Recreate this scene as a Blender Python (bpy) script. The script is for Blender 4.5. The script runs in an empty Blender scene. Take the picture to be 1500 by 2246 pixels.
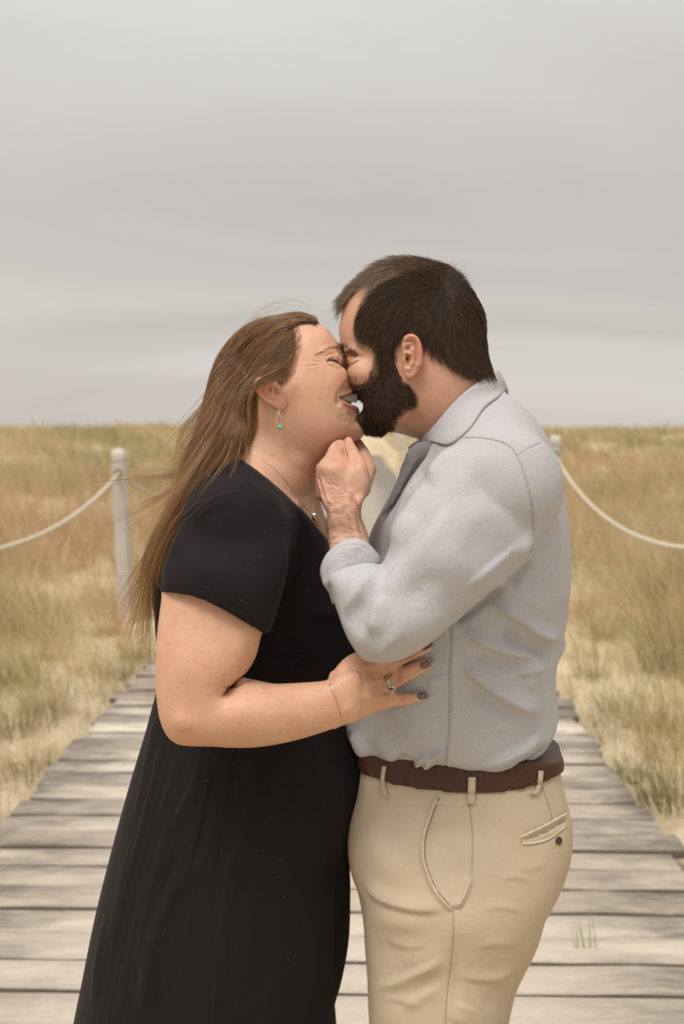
import bpy, bmesh, math, random, time
import numpy as np
import openvdb as vdb
from mathutils import Vector, Matrix
from mathutils.bvhtree import BVHTree

T00 = time.time()
rng = np.random.default_rng(7)
random.seed(7)
scene = bpy.context.scene
COL = scene.collection

# ------------------------------------------------------------------ camera
CAM = np.array([0.0, -1.41, 1.56])
FPX = 2184.0                                   # focal length in photo pixels (35 mm on a 36 mm high frame)
TAU = math.atan(183.0 / FPX)                   # camera looks slightly down
cam_d = bpy.data.cameras.new('camera'); cam = bpy.data.objects.new('camera', cam_d); COL.objects.link(cam)
cam.location = CAM; cam.rotation_euler = (math.radians(90) - TAU, 0, 0)
cam_d.sensor_fit = 'VERTICAL'; cam_d.sensor_height = 36.0; cam_d.sensor_width = 24.0
cam_d.lens = FPX / 2246.0 * 36.0
cam_d.clip_start = 0.05; cam_d.clip_end = 2000
cam_d.dof.use_dof = True; cam_d.dof.focus_distance = 1.29; cam_d.dof.aperture_fstop = 4.8
scene.camera = cam

# ------------------------------------------------------------------ light: overcast day
SUN_EL, SUN_AZ = math.radians(63), math.radians(212)
world = bpy.data.worlds.new('World'); scene.world = world; world.use_nodes = True
wt = world.node_tree; wn = wt.nodes; wl = wt.links; wn.clear()
def N(nodes, typ, **kw):
    n = nodes.new(typ)
    for k, v in kw.items(): setattr(n, k, v)
    return n
w_out = N(wn, 'ShaderNodeOutputWorld'); w_bg = N(wn, 'ShaderNodeBackground')
w_sky = N(wn, 'ShaderNodeTexSky', sky_type='NISHITA', sun_disc=False, sun_elevation=SUN_EL, sun_rotation=SUN_AZ)
w_tc = N(wn, 'ShaderNodeTexCoord'); w_sep = N(wn, 'ShaderNodeSeparateXYZ')
wl.new(w_tc.outputs['Generated'], w_sep.inputs[0])
# cloud deck: direction projected on a flat layer overhead, so bands tighten toward the horizon
w_add = N(wn, 'ShaderNodeMath', operation='ADD'); w_add.inputs[1].default_value = 0.27
w_max = N(wn, 'ShaderNodeMath', operation='MAXIMUM'); w_max.inputs[1].default_value = 0.0
wl.new(w_sep.outputs[2], w_max.inputs[0]); wl.new(w_max.outputs[0], w_add.inputs[0])
dx = N(wn, 'ShaderNodeMath', operation='DIVIDE'); dy = N(wn, 'ShaderNodeMath', operation='DIVIDE')
wl.new(w_sep.outputs[0], dx.inputs[0]); wl.new(w_add.outputs[0], dx.inputs[1])
wl.new(w_sep.outputs[1], dy.inputs[0]); wl.new(w_add.outputs[0], dy.inputs[1])
cmb = N(wn, 'ShaderNodeCombineXYZ'); wl.new(dx.outputs[0], cmb.inputs[0]); wl.new(dy.outputs[0], cmb.inputs[1])
mp = N(wn, 'ShaderNodeMapping'); mp.inputs['Scale'].default_value = (0.6, 1.25, 1); mp.inputs['Location'].default_value = (0.4, 0.55, 0.0)
mp.inputs['Rotation'].default_value = (0, 0, 0.10)
wl.new(cmb.outputs[0], mp.inputs[0])
nz = N(wn, 'ShaderNodeTexNoise'); nz.inputs['Scale'].default_value = 0.62; nz.inputs['Detail'].default_value = 6.0; nz.inputs['Roughness'].default_value = 0.52
nz.inputs['Distortion'].default_value = 0.7
wl.new(mp.outputs[0], nz.inputs['Vector'])
cr = N(wn, 'ShaderNodeValToRGB'); cr.color_ramp.interpolation = 'EASE'
cr.color_ramp.elements[0].position = 0.34; cr.color_ramp.elements[0].color = (0.535, 0.505, 0.482, 1)
cr.color_ramp.elements[1].position = 0.66; cr.color_ramp.elements[1].color = (0.665, 0.64, 0.605, 1)
wl.new(nz.outputs['Fac'], cr.inputs[0])
# overcast skies brighten toward the zenith
gr = N(wn, 'ShaderNodeValToRGB'); gr.color_ramp.interpolation = 'LINEAR'
e = gr.color_ramp.elements
e[0].position = 0.0; e[0].color = (1.03, 1.005, 0.98, 1)
e[1].position = 1.0; e[1].color = (2.5, 2.5, 2.42, 1)
for p, c in ((0.07, (1.05, 1.035, 1.01)), (0.15, (0.93, 0.925, 0.91)), (0.22, (0.94, 0.935, 0.925)), (0.32, (1.06, 1.075, 1.06)), (0.46, (1.22, 1.25, 1.22))):
    q = e.new(p); q.color = (*c, 1)
wl.new(w_max.outputs[0], gr.inputs[0])
mul = N(wn, 'ShaderNodeMix', data_type='RGBA', blend_type='MULTIPLY'); mul.inputs[0].default_value = 1.0
wl.new(cr.outputs[0], mul.inputs[6]); wl.new(gr.outputs[0], mul.inputs[7])
# a little of the clear sky above the clouds comes through
sc_ = N(wn, 'ShaderNodeMix', data_type='RGBA', blend_type='ADD'); sc_.inputs[0].default_value = 0.004
wl.new(mul.outputs[2], sc_.inputs[6]); wl.new(w_sky.outputs[0], sc_.inputs[7])
wl.new(sc_.outputs[2], w_bg.inputs[0]); w_bg.inputs[1].default_value = 1.0
wl.new(w_bg.outputs[0], w_out.inputs[0])

sun_d = bpy.data.lights.new('sun', 'SUN'); sun = bpy.data.objects.new('sun', sun_d); COL.objects.link(sun)
sun_d.energy = 2.5; sun_d.angle = math.radians(22); sun_d.color = (1.0, 0.955, 0.89)
_sd = Vector((math.cos(SUN_EL) * math.sin(SUN_AZ), math.cos(SUN_EL) * math.cos(SUN_AZ), math.sin(SUN_EL)))
sun.rotation_euler = _sd.to_track_quat('Z', 'Y').to_euler(); sun.location = (-3, -5, 6)

scene.view_settings.view_transform = 'Standard'; scene.view_settings.look = 'None'
scene.view_settings.exposure = 0.0; scene.view_settings.gamma = 1.0
scene.view_settings.use_curve_mapping = False
scene.render.engine = 'CYCLES'
scene.cycles.use_denoising = True
scene.cycles.max_bounces = 6; scene.cycles.diffuse_bounces = 3; scene.cycles.glossy_bounces = 2
scene.cycles.transparent_max_bounces = 8
scene.cycles_curves.shape = 'RIBBONS'

# ------------------------------------------------------------------ helpers: pixels of the photograph to points of the place
def P(px, py, y=0.0):
    px = np.asarray(px, float); py = np.asarray(py, float); y = np.asarray(y, float)
    a = (px - 750) / FPX; b = (1123 - py) / FPX
    dy = b * math.sin(TAU) + math.cos(TAU); dz = b * math.cos(TAU) - math.sin(TAU)
    t = (y - CAM[1]) / dy
    return np.stack(np.broadcast_arrays(a * t, y, CAM[2] + dz * t), -1)
def PX(v):
    v = np.asarray(v, float) - CAM
    fw = v[..., 1] * math.cos(TAU) - v[..., 2] * math.sin(TAU); up = v[..., 1] * math.sin(TAU) + v[..., 2] * math.cos(TAU)
    return np.stack([750 + FPX * v[..., 0] / fw, 1123 - FPX * up / fw], -1)

def smooth_line(pts, n=8, closed=False):
    p = np.asarray(pts, float)
    if len(p) < 3 and not closed:
        t = np.linspace(0, 1, n + 1)[:, None]; return p[0] * (1 - t) + p[-1] * t
    q = np.concatenate([p[-1:], p, p[:2]]) if closed else np.concatenate([2 * p[:1] - p[1:2], p, 2 * p[-1:] - p[-2:-1]])
    out = []
    m = len(p) if closed else len(p) - 1
    for i in range(m):
        a, b, c, d = q[i], q[i + 1], q[i + 2], q[i + 3]
        t = (np.arange(n) / n)[:, None]
        out.append(0.5 * (2 * b + (c - a) * t + (2 * a - 5 * b + 4 * c - d) * t ** 2 + (3 * b - a - 3 * c + d) * t ** 3))
    if not closed: out.append(p[-1:])
    return np.concatenate(out)

def seg_dist(pts, line, closed=False):
    """distance to a polyline, signed side and the parameter 0..1 along it"""
    a = line if closed else line[:-1]; b = np.roll(line, -1, 0) if closed else line[1:]
    best = np.full(len(pts), 1e18); side = np.zeros(len(pts)); par = np.zeros(len(pts))
    L = np.linalg.norm(b - a, axis=1); cum = np.concatenate([[0], np.cumsum(L)]); tot = max(cum[-1], 1e-9)
    for i in range(len(a)):
        d = b[i] - a[i]; q = pts - a[i]
        t = np.clip((q @ d) / max(d @ d, 1e-12), 0, 1)
        r = q - t[:, None] * d; dd = (r * r).sum(1)
        m = dd < best
        best[m] = dd[m]; side[m] = (d[0] * q[m, 1] - d[1] * q[m, 0]); par[m] = (cum[i] + t[m] * L[i]) / tot
    return np.sqrt(best), np.sign(side), par

def inside(pts, poly):
    x, y = pts[:, 0], pts[:, 1]; c = np.zeros(len(pts), bool)
    a = poly; b = np.roll(poly, -1, 0)
    for (x1, y1), (x2, y2) in zip(a, b):
        if y1 == y2: continue
        m = ((y1 > y) != (y2 > y)) & (x < (x2 - x1) * (y - y1) / (y2 - y1) + x1)
        c ^= m
    return c

def sdf2(pts, poly):
    d, _, _ = seg_dist(pts, poly, True)
    return np.where(inside(pts, poly), d, -d)

def ctl(pts, c):
    """smooth interpolation of a value given at a few photo points; pts in photo pixels"""
    if np.isscalar(c): return np.full(len(pts), float(c))
    c = np.asarray(c, float); d2 = ((pts[:, None, :] - c[None, :, :2]) ** 2).sum(-1) + 400.0
    w = d2 ** -1.5
    return (w * c[:, 2]).sum(1) / w.sum(1)

def poisson(mask, h):
    """U with laplacian -2 inside the mask and 0 outside: a strip of half width a gives a*a - x*x"""
    def run(m, h, U, it):
        k = 0.5 * h * h
        for _ in range(it):
            V = np.zeros_like(U)
            V[1:-1, 1:-1] = 0.25 * (U[2:, 1:-1] + U[:-2, 1:-1] + U[1:-1, 2:] + U[1:-1, :-2]) + k
            U = np.where(m, 0.35 * U + 0.65 * V, 0) if _ % 3 == 0 else np.where(m, V, 0)
        return U
    levels = [mask]
    while min(levels[-1].shape) > 40:
        m = levels[-1]; s0, s1 = (m.shape[0] + 1) // 2 * 2, (m.shape[1] + 1) // 2 * 2
        mm = np.zeros((s0, s1), bool); mm[:m.shape[0], :m.shape[1]] = m
        levels.append(mm.reshape(s0 // 2, 2, s1 // 2, 2).sum((1, 3)) >= 2)
    U = np.zeros(levels[-1].shape)
    for i in range(len(levels) - 1, -1, -1):
        m = levels[i]
        if i < len(levels) - 1:
            U = np.repeat(np.repeat(U, 2, 0), 2, 1)[:m.shape[0], :m.shape[1]]
        U = run(m, h * 2 ** i, U, 400 if i == len(levels) - 1 else (90 if i else 50))
    return U

def blur(a, n):
    for _ in range(n):
        b = np.pad(a, 1, mode='edge')
        a = 0.25 * a + 0.125 * (b[2:, 1:-1] + b[:-2, 1:-1] + b[1:-1, 2:] + b[1:-1, :-2]) + 0.0625 * (b[2:, 2:] + b[:-2, :-2] + b[2:, :-2] + b[:-2, 2:])
    return a

class Vol:
    """a block of space in which solid shapes are blended and then skinned"""
    def __init__(s, x, y, z, h):
        s.h = h
        s.X = np.arange(x[0], x[1], h); s.Y = np.arange(y[0], y[1], h); s.Z = np.arange(z[0], z[1], h)
        s.F = None
    def join(s, f, k=0.0):
        if s.F is None: s.F = f; return
        if k <= 0: s.F = np.minimum(s.F, f)
        else:
            t = np.clip(0.5 + 0.5 * (s.F - f) / k, 0, 1).astype(np.float32)
            s.F = s.F * (1 - t) + f * t - k * t * (1 - t)
    def cut(s, f): s.F = np.maximum(s.F, -f)
    def keep(s, f, k=0.0):
        if k <= 0: s.F = np.maximum(s.F, f)
        else:
            t = np.clip(0.5 + 0.5 * (f - s.F) / k, 0, 1).astype(np.float32)
            s.F = s.F * (1 - t) + f * t + k * t * (1 - t)
    def flat(s, poly, y=0.0, n=6, smooth=True):
        """signed distance (negative inside) to a photo outline placed at depth y, extruded in depth"""
        pl = smooth_line(poly, n, True) if smooth else np.asarray(poly, float)
        yy = ctl(pl, y); w = P(pl[:, 0], pl[:, 1], yy)[:, [0, 2]]
        gx, gz = np.meshgrid(s.X, s.Z, indexing='ij')
        pts = np.stack([gx.ravel(), gz.ravel()], 1)
        return -sdf2(pts, w).reshape(gx.shape).astype(np.float32)
    def ext(s, f2): return f2[:, None, :]
    def body(s, poly, y=0.0, sc=1.0, n=6, grow=0.0, tmax=None, yoff=0.0, smooth=True):
        """a rounded solid whose outline, seen from the side, is the given photo outline"""
        pl = smooth_line(poly, n, True) if smooth else np.asarray(poly, float)
        yy = ctl(pl, y); w = P(pl[:, 0], pl[:, 1], yy)[:, [0, 2]]
        lo = w.min(0) - 0.03; hi = w.max(0) + 0.03
        ix = np.where((s.X > lo[0]) & (s.X < hi[0]))[0]; iz = np.where((s.Z > lo[1]) & (s.Z < hi[1]))[0]
        X = s.X[ix]; Z = s.Z[iz]
        gx, gz = np.meshgrid(X, Z, indexing='ij')
        pts = np.stack([gx.ravel(), gz.ravel()], 1)
        d = sdf2(pts, w).reshape(gx.shape) + grow
        U = poisson(d > 0, s.h)
        near = np.clip(d / (3 * s.h), 0, 1); near = near * near * (3 - 2 * near)
        m = (d > 1.5 * s.h) & (d < 6 * s.h)
        g = np.where(m, U / np.maximum(d, s.h), 0); wgt = m.astype(float)
        g = blur(g, 24) / np.maximum(blur(wgt, 24), 1e-6)
        gm = (U / np.maximum(d, s.h))[m].mean() if m.any() else 0.02
        g = np.where(blur(wgt, 24) > 1e-4, g, gm); g = np.clip(g, 0.3 * gm, 3 * gm)
        U = near * U + (1 - near) * d * g
        ymid = float(np.mean(yy))
        pxy = PX(np.stack([pts[:, 0], np.full(len(pts), ymid), pts[:, 1]], 1))
        scm = ctl(pxy, sc).reshape(gx.shape); yc = (ctl(pxy, y) + yoff).reshape(gx.shape)
        if tmax is not None:
            Hh = np.sqrt(np.maximum(U, 0)) * scm
            tm = ctl(pxy, tmax).reshape(gx.shape)
            Ht = tm * np.tanh(Hh / tm)
            scm = np.where(Hh > 1e-6, Ht / np.maximum(Hh, 1e-6) * scm, scm)
        U = U.astype(np.float32); s2 = (scm * scm).astype(np.float32)
        gU0, gU1 = np.gradient(U, s.h); gU = (gU0 ** 2 + gU1 ** 2).astype(np.float32)
        Y = s.Y[None, :, None].astype(np.float32) - yc[:, None, :].astype(np.float32)
        f = Y * Y / s2[:, None, :] - U[:, None, :]
        f /= np.sqrt(4 * Y * Y / (s2 * s2)[:, None, :] + gU[:, None, :] + 1e-6)
        out = np.full((len(s.X), len(s.Y), len(s.Z)), 0.05, np.float32)
        out[ix[0]:ix[-1] + 1, :, iz[0]:iz[-1] + 1] = np.clip(f, -0.05, 0.05)
        return out
    def cap(s, a, b, ra, rb):
        """tapered rod from a to b"""
        a = np.asarray(a, float); b = np.asarray(b, float); d = b - a; L2 = d @ d
        gx = s.X[:, None, None].astype(np.float32) - a[0]; gy = s.Y[None, :, None].astype(np.float32) - a[1]; gz = s.Z[None, None, :].astype(np.float32) - a[2]
        t = np.clip((gx * d[0] + gy * d[1] + gz * d[2]) / L2, 0, 1)
        q = (gx - t * d[0]) ** 2 + (gy - t * d[1]) ** 2 + (gz - t * d[2]) ** 2
        return (np.sqrt(q) - (ra + (rb - ra) * t)).astype(np.float32)
    def rods(s, pts, rad, k=0.0):
        f = None
        for i in range(len(pts) - 1):
            g = s.cap(pts[i], pts[i + 1], rad[i], rad[i + 1])
            f = g if f is None else np.minimum(f, g)
        s.join(f, k)
    def ball(s, c, r):
        gx = (s.X[:, None, None].astype(np.float32) - c[0]) / r[0]; gy = (s.Y[None, :, None].astype(np.float32) - c[1]) / r[1]; gz = (s.Z[None, None, :].astype(np.float32) - c[2]) / r[2]
        q = np.sqrt(gx * gx + gy * gy + gz * gz)
        return ((q - 1) * min(r)).astype(np.float32)
    def skin(s, iso=0.0):
        F = np.pad(s.F, 1, constant_values=0.05).astype(np.float32)
        g = vdb.FloatGrid(0.05); g.copyFromArray(F)
        pts, quads = g.convertToQuads(isovalue=iso)
        pts = pts.astype(float) - 1.0
        v = pts * s.h + np.array([s.X[0], s.Y[0], s.Z[0]])
        return G(v, np.asarray(quads, np.int64))

class G:
    """vertices and quads as arrays"""
    def __init__(s, v, f): s.v = np.asarray(v, float); s.f = np.asarray(f, np.int64); s.att = {}
    def edges(s):
        e = np.concatenate([s.f[:, [i, (i + 1) % s.f.shape[1]]] for i in range(s.f.shape[1])])
        return np.unique(np.sort(e, 1), axis=0)
    def normals(s):
        v, f = s.v, s.f
        n = np.cross(v[f[:, 2]] - v[f[:, 0]], v[f[:, -1]] - v[f[:, 1]])
        out = np.zeros_like(v)
        for i in range(f.shape[1]):
            for c in range(3): out[:, c] += np.bincount(f[:, i], n[:, c], len(v))
        return out / np.maximum(np.linalg.norm(out, axis=1, keepdims=True), 1e-12)
    def orient(s):
        v, f = s.v, s.f; c = v.mean(0)
        vol = np.einsum('ij,ij->i', v[f[:, 0]] - c, np.cross(v[f[:, 1]] - c, v[f[:, 2]] - c)).sum()
        if vol < 0: s.f = s.f[:, ::-1]
        return s
    def relax(s, n, w=None, lam=0.5, mu=-0.53):
        e = s.edges(); deg = np.bincount(e.ravel(), minlength=len(s.v)).clip(1)[:, None]
        ww = 1.0 if w is None else w[:, None]
        for i in range(n):
            for l in ((lam, mu) if mu else (lam,)):
                a = np.zeros_like(s.v)
                for c in range(3):
                    a[:, c] = np.bincount(e[:, 0], s.v[e[:, 1], c], len(s.v)) + np.bincount(e[:, 1], s.v[e[:, 0], c], len(s.v))
                s.v = s.v + ww * l * (a / deg - s.v)
        return s
    def drop(s, mask):
        """remove vertices where mask is true"""
        keep = ~mask; idx = np.cumsum(keep) - 1
        f = s.f[keep[s.f].all(1)]; s.f = idx[f]; s.v = s.v[keep]
        for k in s.att: s.att[k] = s.att[k][keep]
        return s
    def add(s, o):
        s.f = np.concatenate([s.f, o.f + len(s.v)])
        for k in set(s.att) | set(o.att):
            s.att[k] = np.concatenate([s.att.get(k, np.zeros(len(s.v))), o.att.get(k, np.zeros(len(o.v)))])
        s.v = np.concatenate([s.v, o.v]); return s
    def facing(s, lo=0.0, hi=0.35):
        n = s.normals(); d = CAM - s.v; d /= np.linalg.norm(d, axis=1, keepdims=True)
        t = np.clip(((n * d).sum(1) - lo) / (hi - lo), 0, 1); return n, t * t * (3 - 2 * t)
    def sculpt(s, ops, lo=0.0, hi=0.35, region=None):
        """ops: ('g', line, width px, amp mm[, taper]) rounded ridge; ('s', ...) one-sided fold; ('b', (x,y), (rx,ry[,rot]), amp) bump"""
        n, w = s.facing(lo, hi); px = PX(s.v); D = np.zeros(len(s.v))
        if region is not None: w = w * region
        idx = np.where(w > 0.001)[0]; q = px[idx]
        for op in ops:
            if op[0] == 'b':
                (cx, cy), r, amp = op[1], op[2], op[3]
                rot = math.radians(r[2]) if len(r) > 2 else 0
                a = q[:, 0] - cx; b = q[:, 1] - cy
                u = (a * math.cos(rot) + b * math.sin(rot)) / r[0]; v = (-a * math.sin(rot) + b * math.cos(rot)) / r[1]
                D[idx] += amp * np.exp(-(u * u + v * v)); continue
            ln = smooth_line(op[1], 5); wd, amp = op[2], op[3]; tp = op[4] if len(op) > 4 else 0.25
            mx = 4 * wd
            sel = (q[:, 0] > ln[:, 0].min() - mx) & (q[:, 0] < ln[:, 0].max() + mx) & (q[:, 1] > ln[:, 1].min() - mx) & (q[:, 1] < ln[:, 1].max() + mx)
            if not sel.any(): continue
            d, sd, t = seg_dist(q[sel], ln)
            e = 1.0
            if tp > 0: e = np.clip(np.minimum(t, 1 - t) / tp, 0, 1); e = e * e * (3 - 2 * e)
            if op[0] == 'g': D[idx[sel]] += amp * e * np.exp(-(d / wd) ** 2)
            elif op[0] == 's':          # steep on one side, slow on the other
                u = d / wd
                D[idx[sel]] += amp * e * np.where(sd > 0, np.exp(-(u / 0.35) ** 2), np.exp(-u * u))
            elif op[0] == 'w':          # groove with raised lips
                u = d / wd
                D[idx[sel]] += amp * e * (np.exp(-u * u) - 0.55 * np.exp(-((u - 1.6) / 0.9) ** 2))
        s.v = s.v + n * (D * w * 0.001)[:, None]
        return s
    def noise(s, amp, scale, seed=0, stretch=(1, 1, 1), w=1.0):
        from mathutils import noise as mn
        n = s.normals(); st = np.array(stretch) * scale
        val = np.array([mn.noise((float(a), float(b), float(c))) for a, b, c in s.v * st + seed * 13.7])
        s.v = s.v + n * (val * amp * w)[:, None]; return s
    def paint(s, name, ops):
        px = PX(s.v); n, w = s.facing(-0.2, 0.2); val = s.att.get(name, np.zeros(len(s.v)))
        for op in ops:
            if op[0] == 'p':            # filled outline with soft edge
                d = sdf2(px, smooth_line(op[1], 5, True)); e = np.clip(d / op[2] + 0.5, 0, 1) * op[3]
            elif op[0] == 'b':
                (cx, cy), r, a = op[1], op[2], op[3]; e = a * np.exp(-(((px[:, 0] - cx) / r[0]) ** 2 + ((px[:, 1] - cy) / r[1]) ** 2))
            else:
                d, _, t = seg_dist(px, smooth_line(op[1], 5)); e = op[3] * np.exp(-(d / op[2]) ** 2)
            val = np.maximum(val, e * w)
        s.att[name] = val; return s

def obj_from(name, g, mat, parent=None, smooth=True):
    me = bpy.data.meshes.new(name)
    nf, k = g.f.shape
    me.vertices.add(len(g.v)); me.vertices.foreach_set('co', g.v.astype(np.float32).ravel())
    me.loops.add(nf * k); me.loops.foreach_set('vertex_index', g.f.astype(np.int32).ravel())
    me.polygons.add(nf); me.polygons.foreach_set('loop_start', (np.arange(nf) * k).astype(np.int32))
    me.update(calc_edges=True)
    if smooth: me.shade_smooth()
    for kk, a in g.att.items():
        at = me.attributes.new(kk, 'FLOAT', 'POINT'); at.data.foreach_set('value', a.astype(np.float32))
    if mat is not None: me.materials.append(mat)
    o = bpy.data.objects.new(name, me); COL.objects.link(o)
    if parent is not None: put(o, parent)
    return o

def put(o, parent):
    o.parent = parent; o.matrix_parent_inverse = Matrix.Translation(parent.location).inverted()

def empty(name, loc, label=None, cat=None, group=None):
    o = bpy.data.objects.new(name, None); COL.objects.link(o); o.location = loc; o.empty_display_size = 0.1
    if label: o['label'] = label
    if cat: o['category'] = cat
    if group: o['group'] = group
    return o

def tube(pts, rad, seg=8, closed=False, name='tube', caps=True):
    """G of a round tube along 3D points"""
    p = np.asarray(pts, float); n = len(p); r = np.broadcast_to(np.asarray(rad, float), (n,))
    t = np.gradient(p, axis=0)
    if closed: t = np.roll(p, -1, 0) - np.roll(p, 1, 0)
    t /= np.maximum(np.linalg.norm(t, axis=1, keepdims=True), 1e-12)
    ref = np.array([0, 0, 1.0]) if abs(t[0][2]) < 0.9 else np.array([0, 1.0, 0])
    u = np.zeros_like(p); a = np.cross(t[0], ref); a /= np.linalg.norm(a)
    for i in range(n):
        a = a - t[i] * (a @ t[i]); a /= np.linalg.norm(a); u[i] = a
    w = np.cross(t, u)
    th = np.linspace(0, 2 * np.pi, seg, endpoint=False)
    v = p[:, None, :] + r[:, None, None] * (np.cos(th)[None, :, None] * u[:, None, :] + np.sin(th)[None, :, None] * w[:, None, :])
    v = v.reshape(-1, 3); f = []
    m = n if closed else n - 1
    for i in range(m):
        j = (i + 1) % n
        for k in range(seg):
            l = (k + 1) % seg
            f.append((i * seg + k, j * seg + k, j * seg + l, i * seg + l))
    g = G(v, np.array(f))
    if not closed and caps:
        c0, c1 = len(g.v), len(g.v) + 1
        g.v = np.concatenate([g.v, p[:1], p[-1:]])
        ff = [(c0, (k + 1) % seg, k, c0) for k in range(seg)]
        base = (n - 1) * seg
        # end caps as quads with a doubled centre are invalid, so pair up neighbouring triangles
        qf = []
        for k in range(0, seg - 1, 2):
            qf.append((c0, (k + 2) % seg, k + 1, k)); qf.append((c1, base + k, base + k + 1, base + (k + 2) % seg))
        g.f = np.concatenate([g.f, np.array(qf)])
    return g.orient()

def hair(name, strands, rad, mat, parent, tip=0.15):
    """strands: array (n, k, 3); rad: root radius, scalar or (n,)"""
    strands = np.asarray(strands, np.float32); n, k, _ = strands.shape
    hc = bpy.data.hair_curves.new(name); hc.add_curves([k] * n)
    hc.attributes['position'].data.foreach_set('vector', strands.ravel())
    ra = hc.attributes.get('radius') or hc.attributes.new('radius', 'FLOAT', 'POINT')
    t = np.linspace(0, 1, k)
    prof = np.clip(1 - (1 - tip) * t ** 2, 0, 1)
    rr = np.broadcast_to(np.asarray(rad, float), (n,))[:, None] * prof[None, :]
    ra.data.foreach_set('value', rr.astype(np.float32).ravel())
    hc.materials.append(mat)
    o = bpy.data.objects.new(name, hc); COL.objects.link(o)
    if parent is not None: put(o, parent)
    return o
def log(s): print('[%.1fs] %s' % (time.time() - T00, s), flush=True)
# ------------------------------------------------------------------ materials
def mat_new(name):
    m = bpy.data.materials.new(name); m.use_nodes = True
    nt = m.node_tree; b = nt.nodes['Principled BSDF']; return m, nt, b
def noise_node(nt, scale, detail=3, rough=0.55, vec=None, coord='Object', stretch=None, dist=0.0, loc=None):
    tc = nt.nodes.new('ShaderNodeTexCoord'); n = nt.nodes.new('ShaderNodeTexNoise')
    n.inputs['Scale'].default_value = scale; n.inputs['Detail'].default_value = detail; n.inputs['Roughness'].default_value = rough
    n.inputs['Distortion'].default_value = dist
    mpn = nt.nodes.new('ShaderNodeMapping')
    if stretch: mpn.inputs['Scale'].default_value = stretch
    if loc: mpn.inputs['Location'].default_value = loc
    nt.links.new(tc.outputs[coord], mpn.inputs[0]); nt.links.new(mpn.outputs[0], n.inputs['Vector'])
    return n
def ramp(nt, src, stops, interp='LINEAR'):
    r = nt.nodes.new('ShaderNodeValToRGB'); r.color_ramp.interpolation = interp
    e = r.color_ramp.elements
    e[0].position = stops[0][0]; e[0].color = (*stops[0][1], 1); e[1].position = stops[-1][0]; e[1].color = (*stops[-1][1], 1)
    for p, c in stops[1:-1]:
        q = e.new(p); q.color = (*c, 1)
    nt.links.new(src, r.inputs[0]); return r
def mixc(nt, fac, a, b, mode='MIX'):
    m = nt.nodes.new('ShaderNodeMix'); m.data_type = 'RGBA'; m.blend_type = mode
    for s, k in ((fac, 0), (a, 6), (b, 7)):
        if isinstance(s, (int, float)): m.inputs[k].default_value = s
        elif isinstance(s, tuple): m.inputs[k].default_value = (*s, 1)
        else: nt.links.new(s, m.inputs[k])
    return m.outputs[2]
def math_(nt, op, a, b=None, clamp=False):
    m = nt.nodes.new('ShaderNodeMath'); m.operation = op; m.use_clamp = clamp
    for s, k in ((a, 0), (b, 1)):
        if s is None: continue
        if isinstance(s, (int, float)): m.inputs[k].default_value = s
        else: nt.links.new(s, m.inputs[k])
    return m.outputs[0]
def bump(nt, b, h, dist, strength=1.0, prev=None):
    n = nt.nodes.new('ShaderNodeBump'); n.inputs['Distance'].default_value = dist; n.inputs['Strength'].default_value = strength
    nt.links.new(h, n.inputs['Height'])
    if prev: nt.links.new(prev, n.inputs['Normal'])
    if b: nt.links.new(n.outputs[0], b.inputs['Normal'])
    return n.outputs[0]
def attr(nt, name):
    a = nt.nodes.new('ShaderNodeAttribute'); a.attribute_name = name; return a

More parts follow.
